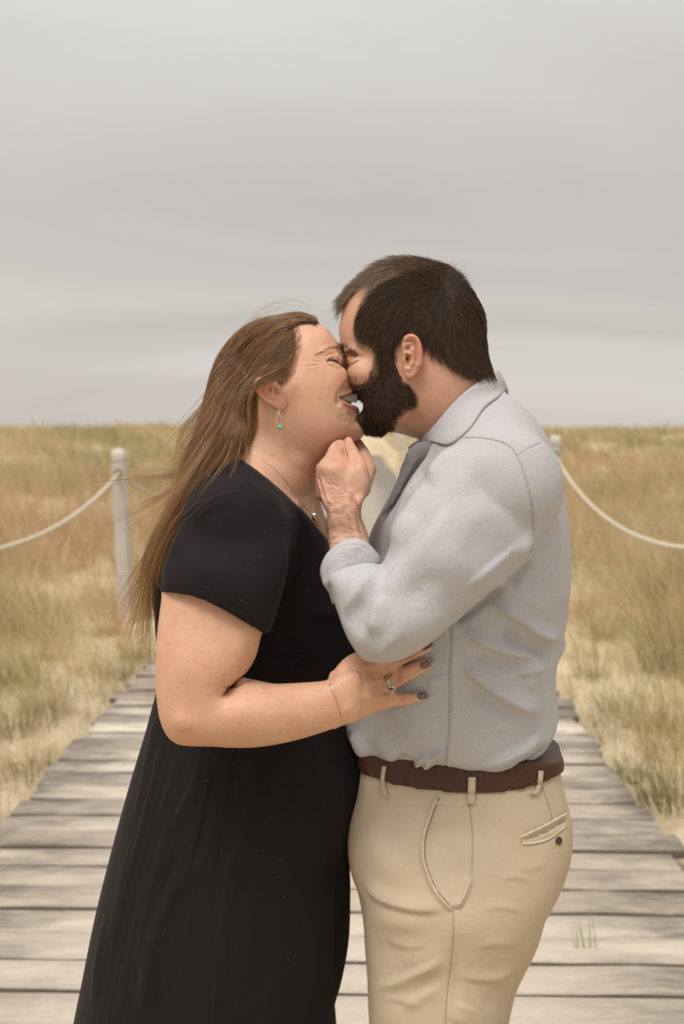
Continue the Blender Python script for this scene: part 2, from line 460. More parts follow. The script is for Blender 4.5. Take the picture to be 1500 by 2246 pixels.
def skin_mat(name, base, red, moles=0.45):
    m, nt, b = mat_new(name)
    n1 = noise_node(nt, 14, 4, 0.6); n2 = noise_node(nt, 160, 3, 0.6); n3 = noise_node(nt, 45, 2, 0.5, loc=(3, 1, 7))
    c = ramp(nt, n1.outputs[0], [(0.3, tuple(x * 0.94 for x in base)), (0.55, base), (0.75, (base[0] * 1.02, base[1] * 0.93, base[2] * 0.9))]).outputs[0]
    rf = math_(nt, 'MULTIPLY', ramp(nt, n3.outputs[0], [(0.45, (0, 0, 0)), (0.75, (1, 1, 1))]).outputs[0], 0.22)
    c = mixc(nt, rf, c, red)
    c = mixc(nt, math_(nt, 'MULTIPLY', attr(nt, 'red').outputs['Fac'], 0.6, True), c, red)
    # small freckles
    mt = noise_node(nt, 90, 4, 0.7, loc=(9, 3, 4)); c = mixc(nt, math_(nt, 'MULTIPLY', ramp(nt, mt.outputs[0], [(0.5, (0, 0, 0)), (0.72, (1, 1, 1))]).outputs[0], 0.4), c, (base[0] * 0.85, base[1] * 0.68, base[2] * 0.62))
    v = nt.nodes.new('ShaderNodeTexVoronoi'); v.inputs['Scale'].default_value = 75; tc = nt.nodes.new('ShaderNodeTexCoord'); nt.links.new(tc.outputs['Object'], v.inputs['Vector'])
    sz = math_(nt, 'MULTIPLY', v.outputs['Color'], 0.075)
    sp = math_(nt, 'LESS_THAN', v.outputs['Distance'], sz)
    sel = nt.nodes.new('ShaderNodeSeparateColor'); nt.links.new(v.outputs['Color'], sel.inputs[0])
    sp = math_(nt, 'MULTIPLY', sp, math_(nt, 'GREATER_THAN', sel.outputs[1], 0.62))
    c = mixc(nt, math_(nt, 'MULTIPLY', sp, moles), c, (base[0] * 0.42, base[1] * 0.3, base[2] * 0.25))
    c = mixc(nt, attr(nt, 'lip').outputs['Fac'], c, (0.36, 0.115, 0.085))
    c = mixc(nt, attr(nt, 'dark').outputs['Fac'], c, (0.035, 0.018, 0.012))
    nt.links.new(c, b.inputs['Base Color'])
    b.inputs['Roughness'].default_value = 0.5; b.inputs['Specular IOR Level'].default_value = 0.35
    b.inputs['Subsurface Weight'].default_value = 0.18; b.inputs['Subsurface Radius'].default_value = (1.0, 0.35, 0.2); b.inputs['Subsurface Scale'].default_value = 0.006
    p = bump(nt, None, n2.outputs[0], 0.0011, 0.6)
    n4 = noise_node(nt, 700, 2, 0.5); bump(nt, b, n4.outputs[0], 0.0004, 0.7, p)
    return m
M = {}
M['skin_man'] = skin_mat('skin_tan', (0.57, 0.33, 0.228), (0.55, 0.19, 0.125), 0.6)
M['skin_woman'] = skin_mat('skin_fair', (0.615, 0.36, 0.245), (0.58, 0.20, 0.13), 0.55)

def hair_mat(name, dark, mid, light, tipz=None, rough=0.42, spec=0.3):
    m, nt, b = mat_new(name)
    hi = nt.nodes.new('ShaderNodeHairInfo')
    c = ramp(nt, hi.outputs['Random'], [(0.0, dark), (0.45, mid), (0.85, light), (1.0, tuple(x * 1.35 for x in light))]).outputs[0]
    if tipz:
        # sun-bleached lower lengths
        g = nt.nodes.new('ShaderNodeNewGeometry'); s = nt.nodes.new('ShaderNodeSeparateXYZ'); nt.links.new(g.outputs['Position'], s.inputs[0])
        mr = nt.nodes.new('ShaderNodeMapRange'); mr.inputs[1].default_value = tipz[0]; mr.inputs[2].default_value = tipz[1]
        mr.inputs[3].default_value = 0; mr.inputs[4].default_value = 1; nt.links.new(s.outputs[2], mr.inputs[0])
        n = noise_node(nt, 5, 2)
        f = math_(nt, 'MULTIPLY', mr.outputs[0], ramp(nt, n.outputs[0], [(0.2, (0.55,) * 3), (0.7, (1, 1, 1))]).outputs[0], True)
        c = mixc(nt, math_(nt, 'MULTIPLY', f, 0.85), c, mixc(nt, hi.outputs['Random'], tipz[2], tipz[3]))
    nt.links.new(c, b.inputs['Base Color'])
    b.inputs['Roughness'].default_value = rough; b.inputs['Specular IOR Level'].default_value = spec
    return m
M['hair_man'] = hair_mat('dark_brown_hair', (0.015, 0.0085, 0.005), (0.040, 0.022, 0.0115), (0.11, 0.062, 0.032), rough=0.5, spec=0.22)
M['beard'] = hair_mat('beard_hair', (0.010, 0.006, 0.0035), (0.028, 0.014, 0.0075), (0.12, 0.056, 0.025), rough=0.5, spec=0.22)
M['hair_thin'] = hair_mat('light_brown_hair', (0.07, 0.042, 0.025), (0.15, 0.092, 0.055), (0.27, 0.175, 0.11), spec=0.5)
M['hair_woman'] = hair_mat('long_brown_hair', (0.06, 0.024, 0.009), (0.16, 0.071, 0.027), (0.37, 0.19, 0.078), tipz=(1.62, 1.30, (0.34, 0.175, 0.065), (0.62, 0.38, 0.17)), rough=0.36, spec=0.45)
M['fly_hair'] = hair_mat('fine_loose_hair', (0.16, 0.09, 0.045), (0.3, 0.19, 0.1), (0.48, 0.33, 0.19), spec=0.4)
M['arm_hair'] = hair_mat('arm_hair', (0.07, 0.035, 0.018), (0.13, 0.07, 0.035), (0.22, 0.12, 0.065))

def core_mat(name, a, b_):
    m, nt, b = mat_new(name); n = noise_node(nt, 60, 3)
    nt.links.new(ramp(nt, n.outputs[0], [(0.3, a), (0.7, b_)]).outputs[0], b.inputs['Base Color']); b.inputs['Roughness'].default_value = 0.9; return m
M['core_man'] = core_mat('hair_undercoat', (0.012, 0.007, 0.005), (0.026, 0.014, 0.008))
M['core_beard'] = core_mat('beard_undercoat', (0.016, 0.009, 0.006), (0.034, 0.018, 0.011))
M['core_woman'] = core_mat('hair_undercoat_brown', (0.045, 0.022, 0.011), (0.09, 0.045, 0.02))

def cloth(name, base, fleck=None, fleck_amt=0.0, weave=1500, rough=0.9, wob=0.06, bumpd=0.0003, sheen=0.0, tint=None, crinkle=0.0):
    m, nt, b = mat_new(name)
    big = noise_node(nt, 9, 3)
    c = ramp(nt, big.outputs[0], [(0.3, tuple(x * (1 - wob) for x in base)), (0.7, tuple(min(1, x * (1 + wob)) for x in base))]).outputs[0]
    if tint: c = mixc(nt, ramp(nt, noise_node(nt, 4, 2, loc=(5, 2, 1)).outputs[0], [(0.4, (0, 0, 0)), (0.65, (1, 1, 1))]).outputs[0], c, tint)
    h1 = noise_node(nt, weave * 0.4, 2, 0.7, stretch=(1, 1, 2.6)); h2 = noise_node(nt, weave * 0.4, 2, 0.7, stretch=(2.6, 2.6, 1), loc=(1, 4, 2))
    w = math_(nt, 'ADD', h1.outputs[0], h2.outputs[0])
    if fleck:
        f = ramp(nt, math_(nt, 'MULTIPLY', w, 0.5), [(0.40, (1, 1, 1)), (0.56, (0, 0, 0))]).outputs[0]
        c = mixc(nt, math_(nt, 'MULTIPLY', f, fleck_amt), c, fleck)
    nt.links.new(c, b.inputs['Base Color']); b.inputs['Roughness'].default_value = rough
    b.inputs['Specular IOR Level'].default_value = 0.2
    if sheen: b.inputs['Sheen Weight'].default_value = sheen; b.inputs['Sheen Roughness'].default_value = 0.4
    p = None
    if crinkle:
        cn = noise_node(nt, 28, 4, 0.6, dist=0.6); p = bump(nt, None, cn.outputs[0], 0.006, crinkle)
        cn2 = noise_node(nt, 75, 4, 0.65, dist=1.2, stretch=(1, 1, 0.6)); p = bump(nt, None, cn2.outputs[0], 0.0022, crinkle * 1.2, p)
    bump(nt, b, w, bumpd, 0.8, p)
    return m
M['shirt'] = cloth('chambray_blue_grey', (0.515, 0.508, 0.525), (0.19, 0.205, 0.25), 0.6, 2200, wob=0.03, tint=(0.51, 0.485, 0.49), crinkle=0.3)
M['shirt_inside_shaded'] = cloth('chambray_reverse_shaded', (0.20, 0.185, 0.185), (0.10, 0.09, 0.09), 0.5, 2000)  # reverse of the cloth, with shade inside the open front put into its colour
M['shirt_seam'] = cloth('chambray_seam', (0.33, 0.33, 0.35), None, 0, 1800)
M['khaki'] = cloth('khaki_cotton_twill', (0.50, 0.405, 0.30), (0.38, 0.30, 0.21), 0.35, 1800, wob=0.04, crinkle=0.25)
M['khaki_stitch'] = cloth('khaki_seam', (0.33, 0.25, 0.165), None, 0, 1800)
M['khaki_shadow'] = cloth('khaki_pocket_shade', (0.24, 0.18, 0.12), None, 0, 1800)  # dark tone standing in for the shade in the pocket mouth
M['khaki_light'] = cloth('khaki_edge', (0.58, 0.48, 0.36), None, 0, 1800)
M['dress'] = cloth('black_jersey', (0.0105, 0.0078, 0.0083), None, 0, 1500, rough=0.85, sheen=0.04, crinkle=0.1)
def simple(name, c, rough=0.5, metal=0.0, spec=0.5, nscale=None, namp=0.15, bd=0.0, coat=0.0):
    m, nt, b = mat_new(name)
    if nscale:
        n = noise_node(nt, nscale, 4)
        nt.links.new(ramp(nt, n.outputs[0], [(0.3, tuple(x * (1 - namp) for x in c)), (0.7, tuple(x * (1 + namp) for x in c))]).outputs[0], b.inputs['Base Color'])
        if bd: bump(nt, b, n.outputs[0], bd, 0.6)
    else: b.inputs['Base Color'].default_value = (*c, 1)
    b.inputs['Roughness'].default_value = rough; b.inputs['Metallic'].default_value = metal; b.inputs['Specular IOR Level'].default_value = spec
    if coat: b.inputs['Coat Weight'].default_value = coat
    return m
M['leather'] = simple('brown_leather', (0.058, 0.021, 0.0085), 0.40, spec=0.3, nscale=260, namp=0.25, bd=0.0004)
M['silver'] = simple('silver', (0.78, 0.74, 0.68), 0.22, 1.0)
M['turquoise'] = simple('turquoise_glass', (0.04, 0.42, 0.34), 0.12, nscale=120, namp=0.3, coat=0.5)
M['nail'] = simple('taupe_nail_polish', (0.115, 0.082, 0.066), 0.18, coat=0.6)
M['teeth'] = simple('teeth_white', (0.88, 0.78, 0.62), 0.25)
M['mouth'] = simple('mouth_inside', (0.06, 0.015, 0.012), 0.5)
M['button'] = simple('brown_button', (0.045, 0.022, 0.012), 0.3)
M['stone'] = simple('green_stone', (0.05, 0.09, 0.07), 0.1, coat=0.5)
M['shoe'] = simple('brown_shoe_leather', (0.08, 0.04, 0.02), 0.45, nscale=80)
M['lint'] = simple('lint', (0.3, 0.27, 0.25), 0.9)
M['lash'] = simple('eyelashes', (0.012, 0.008, 0.006), 0.5)
log('materials')
# ================================================================== PLACE: dunes, boardwalk, posts and ropes
VD = math.atan((790 - 750) / FPX); UX, UY = math.sin(VD), math.cos(VD)      # the boardwalk runs along (UX, UY)
def loc(w, u):                       # lateral and forward distance from the camera foot -> x, y
    return w * UY + u * UX, CAM[1] + u * UY - w * UX
W0, W1 = -1.416, 1.184               # edges of the boardwalk
WC, WH_ = (W0 + W1) / 2, (W1 - W0) / 2
gs = np.random.default_rng(11)
_pp = [(gs.uniform(0, 6.28), gs.uniform(0, 6.28), gs.uniform(0.6, 1.4), gs.uniform(-1, 1)) for _ in range(12)]
def terr(w, u):
    w = np.asarray(w, float); u = np.asarray(u, float)
    e = np.clip((np.abs(w - WC) - WH_ - 0.02) / 5.0, 0, 1); e = e * e * (3 - 2 * e)
    z = -0.045 + 0.0 * w
    n = sum(math.sin(a) * np.sin(w * 0.35 * s + a + 0.5 * k * np.sin(u * 0.13)) * np.cos(u * 0.22 * s + b + 0.4 * w * k) for a, b, s, k in _pp[:6]) / 3.0
    n2 = sum(np.sin(w * 1.7 * s + a) * np.cos(u * 1.5 * s + b + w * k) for a, b, s, k in _pp[6:]) / 6.0
    far = np.clip((u - 9) / 50.0, 0, 1); far = far * far * (3 - 2 * far)
    z = z + e * (0.16 + 0.20 * n + 0.05 * n2) + 0.02 * n2 * np.clip((np.abs(w - WC) - WH_) / 0.3, 0, 1)
    z = z + far * (0.95 * e + 0.05) + 0.35 * np.exp(-((w + 14) / 7) ** 2 - ((u - 30) / 10) ** 2)
    z = z + far * e * (0.16 * np.sin(w * 0.11 + 2.2 + 0.02 * u) + 0.07 * np.sin(w * 0.37 + u * 0.09)) + 0.22 * np.exp(-((w - 7) / 3.0) ** 2 - ((u - 26) / 6) ** 2)
    end = np.clip((u - 42) / 30.0, 0, 1); z = z + end * (1 - e) * 0.9
    return z
def noise_coord(nt, kind='Position'):
    g = nt.nodes.new('ShaderNodeNewGeometry'); return g.outputs[kind]

# sand
m, nt, b = mat_new('dune_sand')
n1 = noise_node(nt, 1.3, 5, 0.6); n2 = noise_node(nt, 22, 4, 0.65); n3 = noise_node(nt, 260, 2, 0.5)
c = ramp(nt, n1.outputs[0], [(0.32, (0.40, 0.31, 0.19)), (0.5, (0.55, 0.455, 0.315)), (0.7, (0.62, 0.53, 0.39))]).outputs[0]
c = mixc(nt, math_(nt, 'MULTIPLY', ramp(nt, n2.outputs[0], [(0.45, (0, 0, 0)), (0.7, (1, 1, 1))]).outputs[0], 0.5), c, (0.34, 0.25, 0.135))
nt.links.new(c, b.inputs['Base Color']); b.inputs['Roughness'].default_value = 0.95; b.inputs['Specular IOR Level'].default_value = 0.1
p = bump(nt, None, n2.outputs[0], 0.03, 0.6); bump(nt, b, n3.outputs[0], 0.004, 0.5, p)
M['sand'] = m
us = np.concatenate([np.arange(-6, 14, 0.18), np.arange(14, 60, 0.8), np.arange(60, 140, 4), np.array([160, 220, 320, 500, 800.])])
ws = np.concatenate([-np.geomspace(500, 8, 22), np.arange(-7.8, 7.9, 0.16), np.geomspace(8, 500, 22)])
gw, gu = np.meshgrid(ws, us, indexing='ij'); gx, gy = loc(gw, gu); gz = terr(gw, np.clip(gu, 0, 1e9))
under = (gw > W0 - 0.06) & (gw < W1 + 0.06); gz = np.where(under & (gu < 60), np.minimum(gz, -0.15), gz)
V = np.stack([gx, gy, gz], -1).reshape(-1, 3); idx = np.arange(gw.size).reshape(gw.shape)
f = np.stack([idx[:-1, :-1], idx[1:, :-1], idx[1:, 1:], idx[:-1, 1:]], -1).reshape(-1, 4)
gr_o = obj_from('ground', G(V, f), M['sand']); gr_o['kind'] = 'structure'

# weathered boards
m, nt, b = mat_new('weathered_board')
oi = nt.nodes.new('ShaderNodeObjectInfo'); gp = nt.nodes.new('ShaderNodeNewGeometry')
sc0 = nt.nodes.new('ShaderNodeVectorMath'); sc0.operation = 'MULTIPLY_ADD'; nt.links.new(gp.outputs['Position'], sc0.inputs[0]); sc0.inputs[1].default_value = (1, 1, 1)
cx = nt.nodes.new('ShaderNodeCombineXYZ'); nt.links.new(math_(nt, 'MULTIPLY', oi.outputs['Random'], 37.0), cx.inputs[2]); nt.links.new(cx.outputs[0], sc0.inputs[2])
def nz_at(scale, stretch, det=5, rough=0.6):
    mpp = nt.nodes.new('ShaderNodeMapping'); mpp.inputs['Scale'].default_value = stretch; nt.links.new(sc0.outputs[0], mpp.inputs[0])
    n = nt.nodes.new('ShaderNodeTexNoise'); n.inputs['Scale'].default_value = scale; n.inputs['Detail'].default_value = det; n.inputs['Roughness'].default_value = rough
    nt.links.new(mpp.outputs[0], n.inputs['Vector']); return n.outputs['Fac']
grain = nz_at(6, (1.5, 9, 9), 6, 0.65); fine = nz_at(26, (1.3, 9, 9), 5, 0.7); blot = nz_at(2.2, (0.8, 2.2, 2))
base = ramp(nt, oi.outputs['Random'], [(0.0, (0.46, 0.395, 0.325)), (0.35, (0.53, 0.46, 0.385)), (0.7, (0.58, 0.51, 0.43)), (1.0, (0.64, 0.57, 0.49))]).outputs[0]
c = mixc(nt, math_(nt, 'MULTIPLY', ramp(nt, grain, [(0.38, (1, 1, 1)), (0.62, (0, 0, 0))]).outputs[0], 0.22), base, (0.29, 0.245, 0.195))
c = mixc(nt, math_(nt, 'MULTIPLY', ramp(nt, fine, [(0.40, (1, 1, 1)), (0.52, (0, 0, 0))]).outputs[0], 0.18), c, (0.17, 0.135, 0.105))
# grey, worn-away ends
sx = nt.nodes.new('ShaderNodeSeparateXYZ'); tco = nt.nodes.new('ShaderNodeTexCoord'); nt.links.new(tco.outputs['Object'], sx.inputs[0])
edge = math_(nt, 'MULTIPLY', math_(nt, 'SUBTRACT', math_(nt, 'ABSOLUTE', sx.outputs[0]), 0.60), 2.2, True)
eb = math_(nt, 'MULTIPLY', edge, ramp(nt, blot, [(0.36, (0, 0, 0)), (0.56, (1, 1, 1))]).outputs[0])
eb = math_(nt, 'MULTIPLY', eb, ramp(nt, grain, [(0.3, (1, 1, 1)), (0.75, (0.35,) * 3)]).outputs[0])
c = mixc(nt, math_(nt, 'MULTIPLY', eb, 0.85), c, (0.085, 0.07, 0.06))
nt.links.new(c, b.inputs['Base Color']); b.inputs['Roughness'].default_value = 0.85; b.inputs['Specular IOR Level'].default_value = 0.25
p = bump(nt, None, fine, 0.004, 0.7); bump(nt, b, grain, 0.006, 0.5, p)
M['board'] = m
board_dark = simple('joist_timber', (0.12, 0.095, 0.07), 0.9, nscale=20)

bw = empty('boardwalk', (*loc(WC, 8), 0.0)); bw['kind'] = 'structure'; bw['label'] = 'weathered grey plank boardwalk running through the dunes'
def plank_mesh(k, L, Wd):
    r = np.random.default_rng(100 + k); n = 15; xs = np.linspace(-L / 2, L / 2, n)
    e0, e1 = r.normal(0, 0.004, n), r.normal(0, 0.004, n); zz = r.normal(0, 0.0016, n); bow = r.normal(0, 0.004)
    xs[0] += r.uniform(-0.02, 0.03); xs[-1] += r.uniform(-0.03, 0.02)
    v = []; bv = 0.006
    for i, x in enumerate(xs):
        z = zz[i] + bow * (2 * x / L) ** 2; a = -Wd / 2 + e0[i] * 0.5; c_ = Wd / 2 + e1[i] * 0.5
        v += [(x, a, -0.036), (x, a, z - bv), (x, a + bv, z), (x, c_ - bv, z), (x, c_, z - bv), (x, c_, -0.036)]
    f = []
    for i in range(n - 1):
        for j in range(5): f.append((i * 6 + j, i * 6 + j + 1, (i + 1) * 6 + j + 1, (i + 1) * 6 + j))
    for i in (0, n - 1): f += [(i * 6, i * 6 + 1, i * 6 + 4, i * 6 + 5), (i * 6 + 1, i * 6 + 2, i * 6 + 3, i * 6 + 4)]
    g = G(np.array(v), np.array(f)); me_o = obj_from('plank', g, M['board'], None, smooth=False); me = me_o.data; me.materials.append(board_dark); me.polygons.foreach_set('material_index', [1 if (abs(p_.normal.z) < 0.3 and abs(p_.normal.y) > 0.8) else 0 for p_ in me.polygons]); bpy.data.objects.remove(me_o); return me
L_ = W1 - W0
variants = [plank_mesh(k, L_, 0.150) for k in range(12)]
u = 1.7; rot = -VD; planks = 0; far_v = []; far_f = []
while u < 62:
    wd = 0.143 * gs.uniform(0.94, 1.06); gap = gs.choice([0.010, 0.013, 0.018, 0.025], p=[0.2, 0.3, 0.3, 0.2])
    x, y = loc(WC + gs.normal(0, 0.012), u + wd / 2); z = gs.normal(0, 0.004); a = rot + gs.normal(0, 0.0022)
    tilt = gs.normal(0, 0.014)
    if u < 13.5:
        o = bpy.data.objects.new('plank', variants[gs.integers(12)]); COL.objects.link(o)
        o.location = (x, y, z); o.rotation_euler = (tilt, gs.normal(0, 0.0012), a + (math.pi if gs.random() < 0.5 else 0)); o.scale = (1, wd / 0.150, 1)
        put(o, bw); planks += 1
    else:
        ca, sa = math.cos(a), math.sin(a); n0 = len(far_v)
        for sx_ in (-1, 1):
            for q, zz in ((-1, -0.03), (-1, 0), (1, 0), (1, -0.03)):
                lx_, ly_ = sx_ * L_ / 2, q * wd / 2; far_v.append((x + lx_ * ca - ly_ * sa, y + lx_ * sa + ly_ * ca, z + zz))
        far_f += [(n0, n0 + 1, n0 + 5, n0 + 4), (n0 + 1, n0 + 2, n0 + 6, n0 + 5), (n0 + 2, n0 + 3, n0 + 7, n0 + 6), (n0, n0 + 1, n0 + 2, n0 + 3), (n0 + 4, n0 + 5, n0 + 6, n0 + 7)]
    u += wd + gap
o = obj_from('far_boards', G(np.array(far_v), np.array(far_f)), M['board'], bw, smooth=False); o['kind'] = 'stuff'
for w in (W0 + 0.12, WC - 0.4, WC + 0.4, W1 - 0.12):
    v = []
    for uu in (1.5, 62.2):
        for dw, zz in ((-0.03, -0.16), (-0.03, -0.042), (0.03, -0.042), (0.03, -0.16)):
            x, y = loc(w + dw, uu); v.append((x, y, zz))
    f = [(0, 1, 5, 4), (1, 2, 6, 5), (2, 3, 7, 6), (0, 1, 2, 3), (4, 5, 6, 7)]
    obj_from('joist', G(np.array(v), np.array(f)), board_dark, bw, smooth=False)
log('boards %d' % planks)

# posts
M['post'] = simple('weathered_white_paint', (0.52, 0.475, 0.425), 0.75, nscale=9, namp=0.12, bd=0.003)
M['rope'] = simple('cream_rope', (0.60, 0.52, 0.41), 0.85, nscale=60, namp=0.15, bd=0.002)
def post_mesh():
    bm = bmesh.new(); s = 0.056; secs = [(-0.25, s), (1.28, s), (1.283, s - 0.008), (1.30, s - 0.008), (1.303, s + 0.001), (1.355, s + 0.001), (1.385, s - 0.012), (1.40, s - 0.030)]
    rings = []
    for z, r in secs:
        cc = min(0.014, r * 0.4); pts = [(r, r - cc), (r - cc, r), (-r + cc, r), (-r, r - cc), (-r, -r + cc), (-r + cc, -r), (r - cc, -r), (r, -r + cc)]
        rings.append([bm.verts.new((x, y, z)) for x, y in pts])
    for a, b_ in zip(rings, rings[1:]):
        for i in range(8): bm.faces.new((a[i], a[(i + 1) % 8], b_[(i + 1) % 8], b_[i]))
    bm.faces.new(rings[-1]); bm.faces.new(rings[0][::-1])
    me = bpy.data.meshes.new('shaft'); bm.to_mesh(me); bm.free(); me.materials.append(M['post']); return me
def eyelet_mesh():
    th_ = np.linspace(0, 2 * np.pi, 16, endpoint=False)
    g = tube(np.stack([0.028 * np.cos(th_), np.full(16, -0.057), 0.028 * np.sin(th_) + 1.20], 1), 0.006, 6, closed=True)
    o = obj_from('eyelet', g, simple('dark_eyelet', (0.10, 0.085, 0.07), 0.6), None); me = o.data; bpy.data.objects.remove(o); return me
PM, EM = post_mesh(), eyelet_mesh()
posts = {'L': [], 'R': []}
WL, WR = -1.93, 1.99
lab = {('L', 1): 'pale rope post standing in the grass left of the woman', ('R', 1): 'pale rope post half hidden behind the shoulder of the man', ('L', 0): 'nearest pale rope post on the left of the boardwalk', ('R', 0): 'nearest pale rope post on the right of the boardwalk'}
for side, w, u0, n in (('L', WL, 3.3, 12), ('R', WR, 5.6, 12)):
    for k in range(n):
        u = u0 + 4.8 * k - (1.4 if (side, k) == ('R', 0) else 0); ww = w + gs.normal(0, 0.03) * (k > 1); x, y = loc(ww, u); zt = float(terr(ww, u)); zt = {('L', 1): 0.0, ('R', 1): 0.09}.get((side, k), min(zt, 0.25))
        p = empty('rope_post', (x, y, zt), None, 'post', 'rope posts along the boardwalk')
        p['label'] = lab.get((side, k), '%s pale rope post on the %s of the boardwalk, counted from the nearest' % (['first', 'second', 'third', 'fourth', 'fifth', 'sixth', 'seventh', 'eighth', 'ninth', 'tenth', 'eleventh', 'twelfth'][k], 'left' if side == 'L' else 'right'))
        lean = (0, math.radians(-1.6), 0) if (side, k) == ('L', 1) else (gs.normal(0, 0.01), gs.normal(0, 0.012), 0)
        p.rotation_euler = lean
        for nm, me in (('shaft', PM), ('eyelet', EM)):
            o = bpy.data.objects.new(nm, me); COL.objects.link(o); o.parent = p
        posts[side].append(np.array([x, y, zt]) + np.array([1.20 * math.sin(lean[1]), 0, 1.20]))
def rope(a, b, sag, label):
    n = 60; t = np.linspace(0, 1, n)[:, None]; c = a * (1 - t) + b * t; c[:, 2] -= (4 * sag * t * (1 - t))[:, 0]
    tt = np.gradient(c, axis=0); tt /= np.linalg.norm(tt, axis=1, keepdims=True); u_ = np.cross(tt, [0, 0, 1]); u_ /= np.linalg.norm(u_, axis=1, keepdims=True); v_ = np.cross(tt, u_)
    Ls = np.linalg.norm(b - a); g = None; n2 = 170; tf = np.linspace(0, 1, n2); ip = lambda A: np.stack([np.interp(tf, t[:, 0], A[:, i]) for i in range(3)], 1)
    C, U_, V_ = ip(c), ip(u_), ip(v_)
    for k in range(3):
        ph = 2 * np.pi * (k / 3 + tf * Ls / 0.11); pts = C + 0.0085 * (np.cos(ph)[:, None] * U_ + np.sin(ph)[:, None] * V_)
        q = tube(pts, 0.0095, 5, caps=False); g = q if g is None else g.add(q)
    o = obj_from('rope', g, M['rope']); o['label'] = label; o['category'] = 'rope'; o['group'] = 'ropes slung between the posts'
names = ['first', 'second', 'third', 'fourth', 'fifth', 'sixth', 'seventh', 'eighth', 'ninth', 'tenth', 'eleventh']
for side in 'LR':
    P_ = posts[side]
    for k in range(len(P_) - 1):
        if k == 0: lb = 'cream rope sagging from the post left of the woman out of the picture' if side == 'L' else 'cream rope sagging beside the shoulder of the man out of the picture'
        elif side == 'L' and k == 1: lb = 'cream rope running from the left post to behind the long hair'
        else: lb = '%s cream rope on the %s of the boardwalk, counted from the nearest' % (names[k], 'left' if side == 'L' else 'right')
        rope(P_[k], P_[k + 1], {('L', 0): 0.27, ('R', 0): 0.44}.get((side, k), 0.32), lb)
log('posts')

# ------------------------------------------------------------------ dune grass
def grass_mat(name, stops, dark=0.0):
    m, nt, b = mat_new(name)
    a = attr(nt, 'tone'); c = ramp(nt, a.outputs['Fac'], stops).outputs[0]
    nt.links.new(c, b.inputs['Base Color']); b.inputs['Roughness'].default_value = 0.7; b.inputs['Specular IOR Level'].default_value = 0.2
    tr_ = nt.nodes.new('ShaderNodeBsdfTranslucent'); nt.links.new(c, tr_.inputs[0]); mx = nt.nodes.new('ShaderNodeMixShader'); mx.inputs[0].default_value = 0.3
    nt.links.new(b.outputs[0], mx.inputs[1]); nt.links.new(tr_.outputs[0], mx.inputs[2]); nt.links.new(mx.outputs[0], nt.nodes['Material Output'].inputs[0])
    return m
M['grass'] = grass_mat('dune_grass', [(0.0, (0.12, 0.13, 0.045)), (0.22, (0.26, 0.25, 0.105)), (0.42, (0.48, 0.385, 0.205)), (0.65, (0.62, 0.485, 0.295)), (0.85, (0.70, 0.58, 0.39)), (1.0, (0.45, 0.24, 0.11))])
def blades(r, cx_, cy_, cz, n, h, rad, width, lean, tone, segs=3, spread=0.5):
    """n curved ribbons growing from one foot; arrays may hold many feet"""
    cx_, cy_, cz, h, width, tone, rad, lean = (np.repeat(np.asarray(a, float), n) for a in np.broadcast_arrays(cx_, cy_, cz, h, width, tone, rad, lean))
    m = len(cx_); an = r.uniform(0, 2 * np.pi, m); rr = rad * np.sqrt(r.random(m)); x0 = cx_ + rr * np.cos(an); y0 = cy_ + rr * np.sin(an)
    hh = h * r.uniform(0.45, 1.1, m); az = an + r.normal(0, 0.7, m); ln = (lean + r.normal(0, 0.35, m) + spread * rr / np.maximum(rad, 1e-6) * 0.6)
    wnd = 0.22; dirx = np.cos(az) * ln - wnd; diry = np.sin(az) * ln; fa = r.uniform(0, np.pi, m); fx, fy = np.cos(fa), np.sin(fa)
    V = np.zeros((m, segs + 1, 2, 3)); 
    for s in range(segs + 1):
        t = s / segs; bx = x0 + dirx * hh * 0.75 * t ** 1.7; by = y0 + diry * hh * 0.75 * t ** 1.7; bz = cz - 0.02 + hh * (t - 0.22 * t * t * np.abs(ln))
        w = width * (1 - 0.85 * t) * 0.5
        V[:, s, 0] = np.stack([bx - fx * w, by - fy * w, bz], 1); V[:, s, 1] = np.stack([bx + fx * w, by + fy * w, bz], 1)
    base = (np.arange(m) * (segs + 1) * 2)[:, None]; F = []
    for s in range(segs):
        F.append(base + np.array([[2 * s, 2 * s + 1, 2 * s + 3, 2 * s + 2]]))
    F = np.stack(F, 1).reshape(-1, 4); g = G(V.reshape(-1, 3), F)
    tn = np.clip(tone + r.normal(0, 0.13, m), 0, 1); g.att['tone'] = np.repeat(tn, (segs + 1) * 2)
    return g
rg = np.random.default_rng(5)
